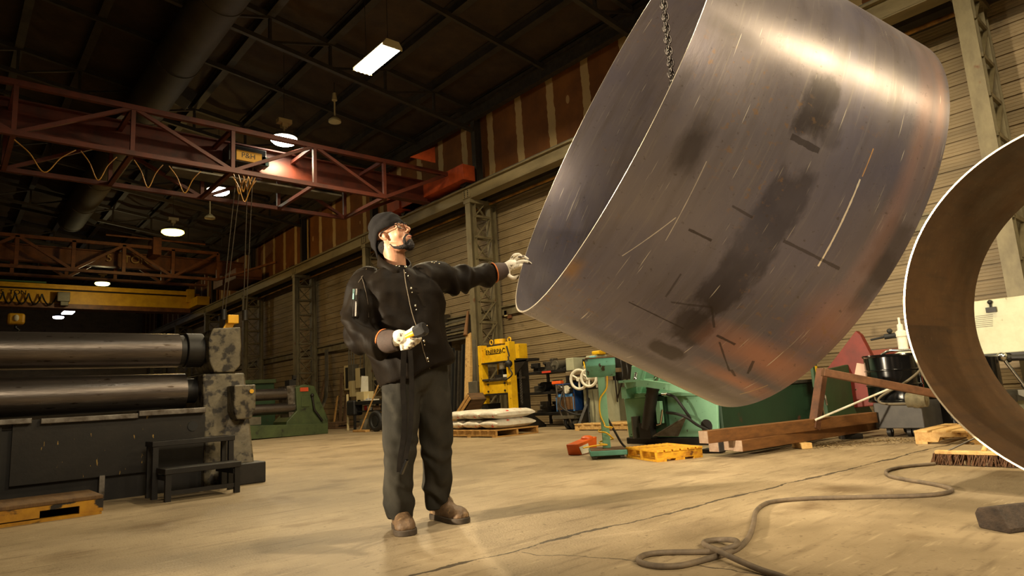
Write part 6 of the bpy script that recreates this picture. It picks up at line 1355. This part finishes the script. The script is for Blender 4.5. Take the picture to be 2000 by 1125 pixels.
# collar
m = MB(); cr = []
for k in range(33):
    t = 2*math.pi*(k/32*.93 + .035) ; 
    a = DP(771, 517, 3.455); rx, ry = .100, .088
    fwd = (-CF*.82 + CR*.57); fwd.z = 0; fwd.normalize(); lat = V(-fwd.y, fwd.x, 0)
    c_, s_ = math.cos(t), math.sin(t); lift = .066*(-c_) ; lo = a + fwd*(rx*1.05*c_) + lat*(ry*1.08*s_) + V(0, 0, -.022 + lift*.6 - .012*max(0, c_)); hi = a + fwd*(rx*1.02*c_) + lat*(ry*.98*s_) + V(0, 0, .034 + lift)
    cr.append([lo, hi])
m.loft([[r[0] for r in cr], [r[0]*.5+r[1]*.5 for r in cr], [r[1] for r in cr]], caps=False, closed=False)
co = m.build('collar', jack_m, jacket, 80); so = co.modifiers.new('thick', 'SOLIDIFY'); so.thickness = .009
m = MB(); pk = [(786, 512), (789, 528), (792, 550), (797, 575), (802, 600), (808, 622), (815, 642), (822, 664), (827, 685), (834, 706), (840, 722)]
m.tube(catmull([onj(x, y, .0015)[0] for x, y in pk], 8), .002, 6); m.build('placket_edge', mat('grey_piping', (104, 90, 68), .6), jacket, 60)
stud = mat('snap_stud', (226, 214, 184), .2, .9)
for x, y in ((792, 533), (797, 539), (803, 563), (805, 571), (811, 597), (813, 605), (819, 633), (834, 636), (828, 666), (829, 674), (835, 700), (837, 706), (774, 517), (791, 516), (801, 506), (843, 503), (848, 508), (852, 511), (858, 515)):
    p, n_ = onj(x, y, .001); big = (x, y) in ((803, 563), (811, 597), (828, 666), (835, 700), (801, 506)); r_ = .0062 if big else .0036
    if (x, y) in ((774, 517), (791, 516), (801, 506)):
        cb_v = BVHTree.FromPolygons([v.co+WLOC[co.name] for v in co.data.vertices], [tuple(q.vertices) for q in co.data.polygons]); q_ = cb_v.find_nearest(DP(x, y, 3.34)); p, n_ = q_[0]-CF*.006, -CF
    m = MB(); m.lathe([(r_, -.002), (r_, .002), (r_*.5, .0035), (0, .0036)], p, n_, 14); m.build('snap_stud', stud, jacket, 60)
m = MB(); qd = [onj(x, y, .001)[0] for x, y in ((690, 566), (702, 567), (701, 621), (688, 619))]
rows = [[qd[0].lerp(qd[1], t), None] for t in (0, 1)]
g_ = []
for i in range(9):
    L1, R1 = (690-2*i/8, 566+53*i/8), (702.5-1.5*i/8, 567+54*i/8); g_.append([onj(L1[0]+(R1[0]-L1[0])*j/4, L1[1]+(R1[1]-L1[1])*j/4, .002)[0] for j in range(5)])
m.loft(g_, caps=False, closed=False); pkt = m.build('sleeve_pocket', jack_m, jacket, 60); pkt.modifiers.new('t', 'SOLIDIFY').thickness = .004
m = MB(); m.tube(catmull([onj(x, y, .0)[0] for x, y in ((716, 525), (708, 540), (700, 552))], 4), .0024, 6); m.tube(catmull([onj(x, y, .0)[0] for x, y in ((706, 540), (712, 560), (718, 590), (720, 620))], 4), .002, 6); m.build('seam', mat('dark_seam_thread', (78, 66, 50), .7), jacket, 60)
for k, (x0, y0_, x1, y1_, mt, lb) in enumerate(((696.5, 565, 694.5, 618, mat('silver_pen', (196, 186, 176), .25, .6), 'slim silver pen in the sleeve pocket, the longer one on the right'), (691, 565, 690, 585, mat('green_pen', (150, 196, 188), .3), 'pale green pen clipped in the sleeve pocket, the one on the left'))):
    T = thing('pen', lb, 'pen', onj(x0, y0_)[0]); a, b = onj(x0, y0_, .014)[0], onj(x1, y1_, .014)[0]
    m = MB(); m.cyl(a, b, .0042, seg=12); m.build('barrel', mt, T, 40)
    m = MB(); m.beam(a+(a-b).normalized()*.004-CF*.005, a+(b-a)*.4-CF*.006, .003, .002); m.ball(a, .0045, 10); m.build('clip', M['chrome'], T)
# --- trousers
m = MB()
def leg(rows, n=28):
    m.loft([ring2(xl, yl, d, xr, yr, d+o, b, n, 1.0) for xl, yl, xr, yr, d, o, b in rows])
leg([(748, 715, 825, 712, 3.41, .04, .125), (745, 760, 823, 758, 3.40, .04, .125), (745, 810, 817, 808, 3.395, .03, .105), (747, 860, 815, 858, 3.39, .02, .092), (751, 905, 811, 905, 3.395, .02, .084), (751, 950, 808, 950, 3.42, .02, .084), (750, 985, 810, 984, 3.44, .02, .09), (756, 1006, 808, 1006, 3.45, .02, .09), (759, 1014, 805, 1014, 3.45, .02, .086)])
leg([(796, 690, 872, 682, 3.46, .05, .12), (800, 740, 872, 738, 3.48, .06, .12), (812, 800, 880, 798, 3.50, .06, .105), (820, 850, 882, 848, 3.53, .04, .094), (825, 900, 881, 898, 3.56, .03, .086), (826, 940, 882, 938, 3.60, .03, .088), (828, 968, 881, 964, 3.63, .03, .092), (830, 988, 876, 982, 3.645, .03, .088), (831, 996, 868, 992, 3.65, .03, .084)])
m.ball(DP(808, 728, 3.46), (.15, .13, .14), 24)
tm = merged(m, .0075, 5, .5)
knr, knl, cr_, cl_ = DP(780, 880, 3.33), DP(852, 870, 3.5), DP(782, 985, 3.36), DP(855, 965, 3.56)
def tfold(p, n):
    d = .015*noise.noise(Vector((p.x*9, p.y*9, p.z*2.6))) + .005*noise.noise(Vector((p.x*24, p.y*24, p.z*9)))
    for c_, k_, a_ in ((knr, .14, .004), (knl, .15, .006), (cr_, .11, .010), (cl_, .12, .012)):
        w_ = math.exp(-((p-c_).length/k_)**2); d += w_*a_*math.sin(62*(p.z*.8 + .6*(p-c_).dot(CR)) + 5*noise.noise(p*7))
    return d
displace(tm, tfold); trousers = finish('trousers', tm, jean_m, W, 180)
# --- boots
def boot(heel, toe, sx):
    d = (toe-heel); d.z = 0; L_ = .305; d.normalize(); s_ = V(-d.y, d.x, 0)
    m = MB(); R_ = Matrix(((d.x, s_.x, 0, heel.x), (d.y, s_.y, 0, heel.y), (0, 0, 1, 0), (0, 0, 0, 1))); m.T = R_
    def sec(x, w_, h, z0=.028, pw=.75): return [V(x, w_*math.copysign(abs(math.cos(t))**pw, math.cos(t)), z0 + (h-z0)*max(0, math.sin(t))**.75 if math.sin(t) > 0 else z0) for t in [2*math.pi*k/24 for k in range(24)]]
    m.loft([sec(-.005, .030, .09), sec(.015, .041, .125), (sec(.06, .044, .15)), sec(.11, .045, .145), sec(.15, .047, .115), sec(.19, .052, .095), sec(.23, .055, .088), sec(.265, .052, .082), sec(.29, .042, .070), sec(.304, .024, .052)])
    m.tube([V(.058, 0, .06), V(.052, 0, .14), V(.046, 0, .21)], [(.062, .05), (.058, .052), (.056, .052)], 22)
    up = merged(m, .005, 4, .5); displace(up, lambda p, n: .004*noise.noise(p*16) + .002*noise.noise(p*45)); o = finish('boot', up, boot_m, W, 180)
    m = MB(); m.T = R_; out = [(-.012, -.03), (-.016, 0), (-.012, .03), (.02, .045), (.07, .045), (.12, .046), (.18, .056), (.23, .061), (.27, .057), (.30, .042), (.314, .018), (.314, -.018), (.30, -.042), (.27, -.057), (.23, -.061), (.18, -.056), (.12, -.046), (.07, -.045), (.02, -.045)]
    m.extrude(out, (0, 0, .0), (1, 0, 0), (0, 1, 0), (0, 0, .03)); m.build('sole', sole_m, o, 40, bevel=.004)
    m = MB(); m.T = R_; m.tube([V(.052+.064*math.cos(t)+.05*max(0, math.cos(t)), .057*math.sin(t), .135-.05*math.cos(t)) for t in [2*math.pi*k/24 for k in range(24)]], .0065, 6, loop=True); m.build('top_band', mat('boot_band', (140, 118, 88), .7), o, 60)
boot(hR, tR, 1); boot(hL, tL, -1)
# --- gloves
def glove(nm, F_, H_, palm, wr, cuff, lb):
    m = MB()
    for fg in F_: chain(m, [(H_(*p), r) for p, r in fg], 4, 12)
    chain(m, palm, 4, 16)
    gm_ = merged(m, .0026, 2, .5); displace(gm_, lambda p, n: .0012*noise.noise(p*50) + .0005*noise.noise(p*130)); g = finish(nm, gm_, glove_m, W, 180)
    g['label'] = lb
    m = MB(); P = [p for p, _ in cuff]; m.tube(P, [r for _, r in cuff], 26); c_ = m.build('glove_cuff', cuff_m, g, 50); c_['label'] = 'dark brown gauntlet cuff'
    a = (P[1]-P[0]).normalized(); m = MB(); m.torus(P[0], a, cuff[0][1]+.001, .0042, 28, 8); h_ = m.build('cuff_hem', hem_m, c_, 60); h_['label'] = 'orange hem'
    return g
glove('glove', LFING, LH, [(LH(978, 531, -.005), .030), (LH(988, 524), .033), (LH(998, 517), .031), (LH(1003, 516), .026)], None, [(DP(965, 532.5, 3.735), .056), (DP(976, 530, 3.75), .053), (DP(988, 526, 3.765), .042)], 'white glove with spread fingers')
gR = glove('glove', RFING, RH, [(RH(770, 664), .036), (RH(780, 660), .042), (RH(788, 662), .040), (RH(793, 666), .032)], None, [(DP(751, 667, 3.175), .060), (DP(763, 667, 3.15), .058), (DP(776, 666, 3.135), .050)], 'white glove closed round a tool')
# --- held tool and strap
T = thing('hand_tool', 'black-headed tool with a yellow neck held in the gloved right hand', 'tool', DP(815, 650, 3.1))
a, b = DP(790, 660, 3.11), DP(812, 649, 3.085); ax = (b-a).normalized()
m = MB(); m.tube([a, a.lerp(b, .5), b], [.011, .013, .016], 14); m.build('yellow_neck', M['press_yellow'], T, 50)
m = MB(); m.cyl(b-ax*.004+CU*-.006, b+ax*.006+CU*-.006, .0175, seg=16); m.build('red_collar', mat('maroon_ring', (110, 44, 48), .4), T, 40)
e1, e2 = DP(811, 650, 3.08), DP(830, 641, 3.05); d1 = (e2-e1).normalized(); sd = d1.cross(CF).normalized(); nn = sd.cross(d1)
m = MB()
for k, (t, w_, h_) in enumerate(((0, .020, .016), (.12, .030, .024), (.85, .034, .026), (1, .027, .020))): 
    pass
m.loft([[e1.lerp(e2, t) + sd*(w_*x) + nn*(h_*y) for x, y in ((-1, -.55), (-.55, -1), (.55, -1), (1, -.55), (1, .55), (.55, 1), (-.55, 1), (-1, .55))] for t, w_, h_ in ((-.05, .018, .014), (.08, .029, .022), (.8, .034, .025), (1.05, .026, .02))]); m.build('black_head', mat('black_plastic', (30, 28, 27), .4), T, 25)
T = thing('hanging_strap', 'long black strap hanging from the gloved hand down to the shin', 'strap', DP(790, 900, 3.2))
def strap(pts, wdt, nm):
    m = MB(); P = catmull([DP(*p) for p in pts], 6); hw = CR*wdt
    m.loft([[p-hw-CF*.002, p+hw-CF*.002, p+hw+CF*.002, p-hw+CF*.002] for p in P]); return m.build(nm, leath_m, T, 40)
strap([(789, 684, 3.11), (788, 715, 3.15), (787, 760, 3.20), (790, 810, 3.22), (788, 855, 3.24), (782, 895, 3.25), (780, 922, 3.26)], .014, 'strap_back')
strap([(801, 684, 3.11), (803, 715, 3.13), (804, 760, 3.17), (803, 810, 3.19), (800, 850, 3.21), (795, 880, 3.22), (790, 905, 3.23)], .012, 'strap_front')
m = MB(); m.beam(DP(795, 898, 3.215), DP(784, 926, 3.225), .02, .014); m.build('buckle', M['blackpaint'], T, bevel=.003)
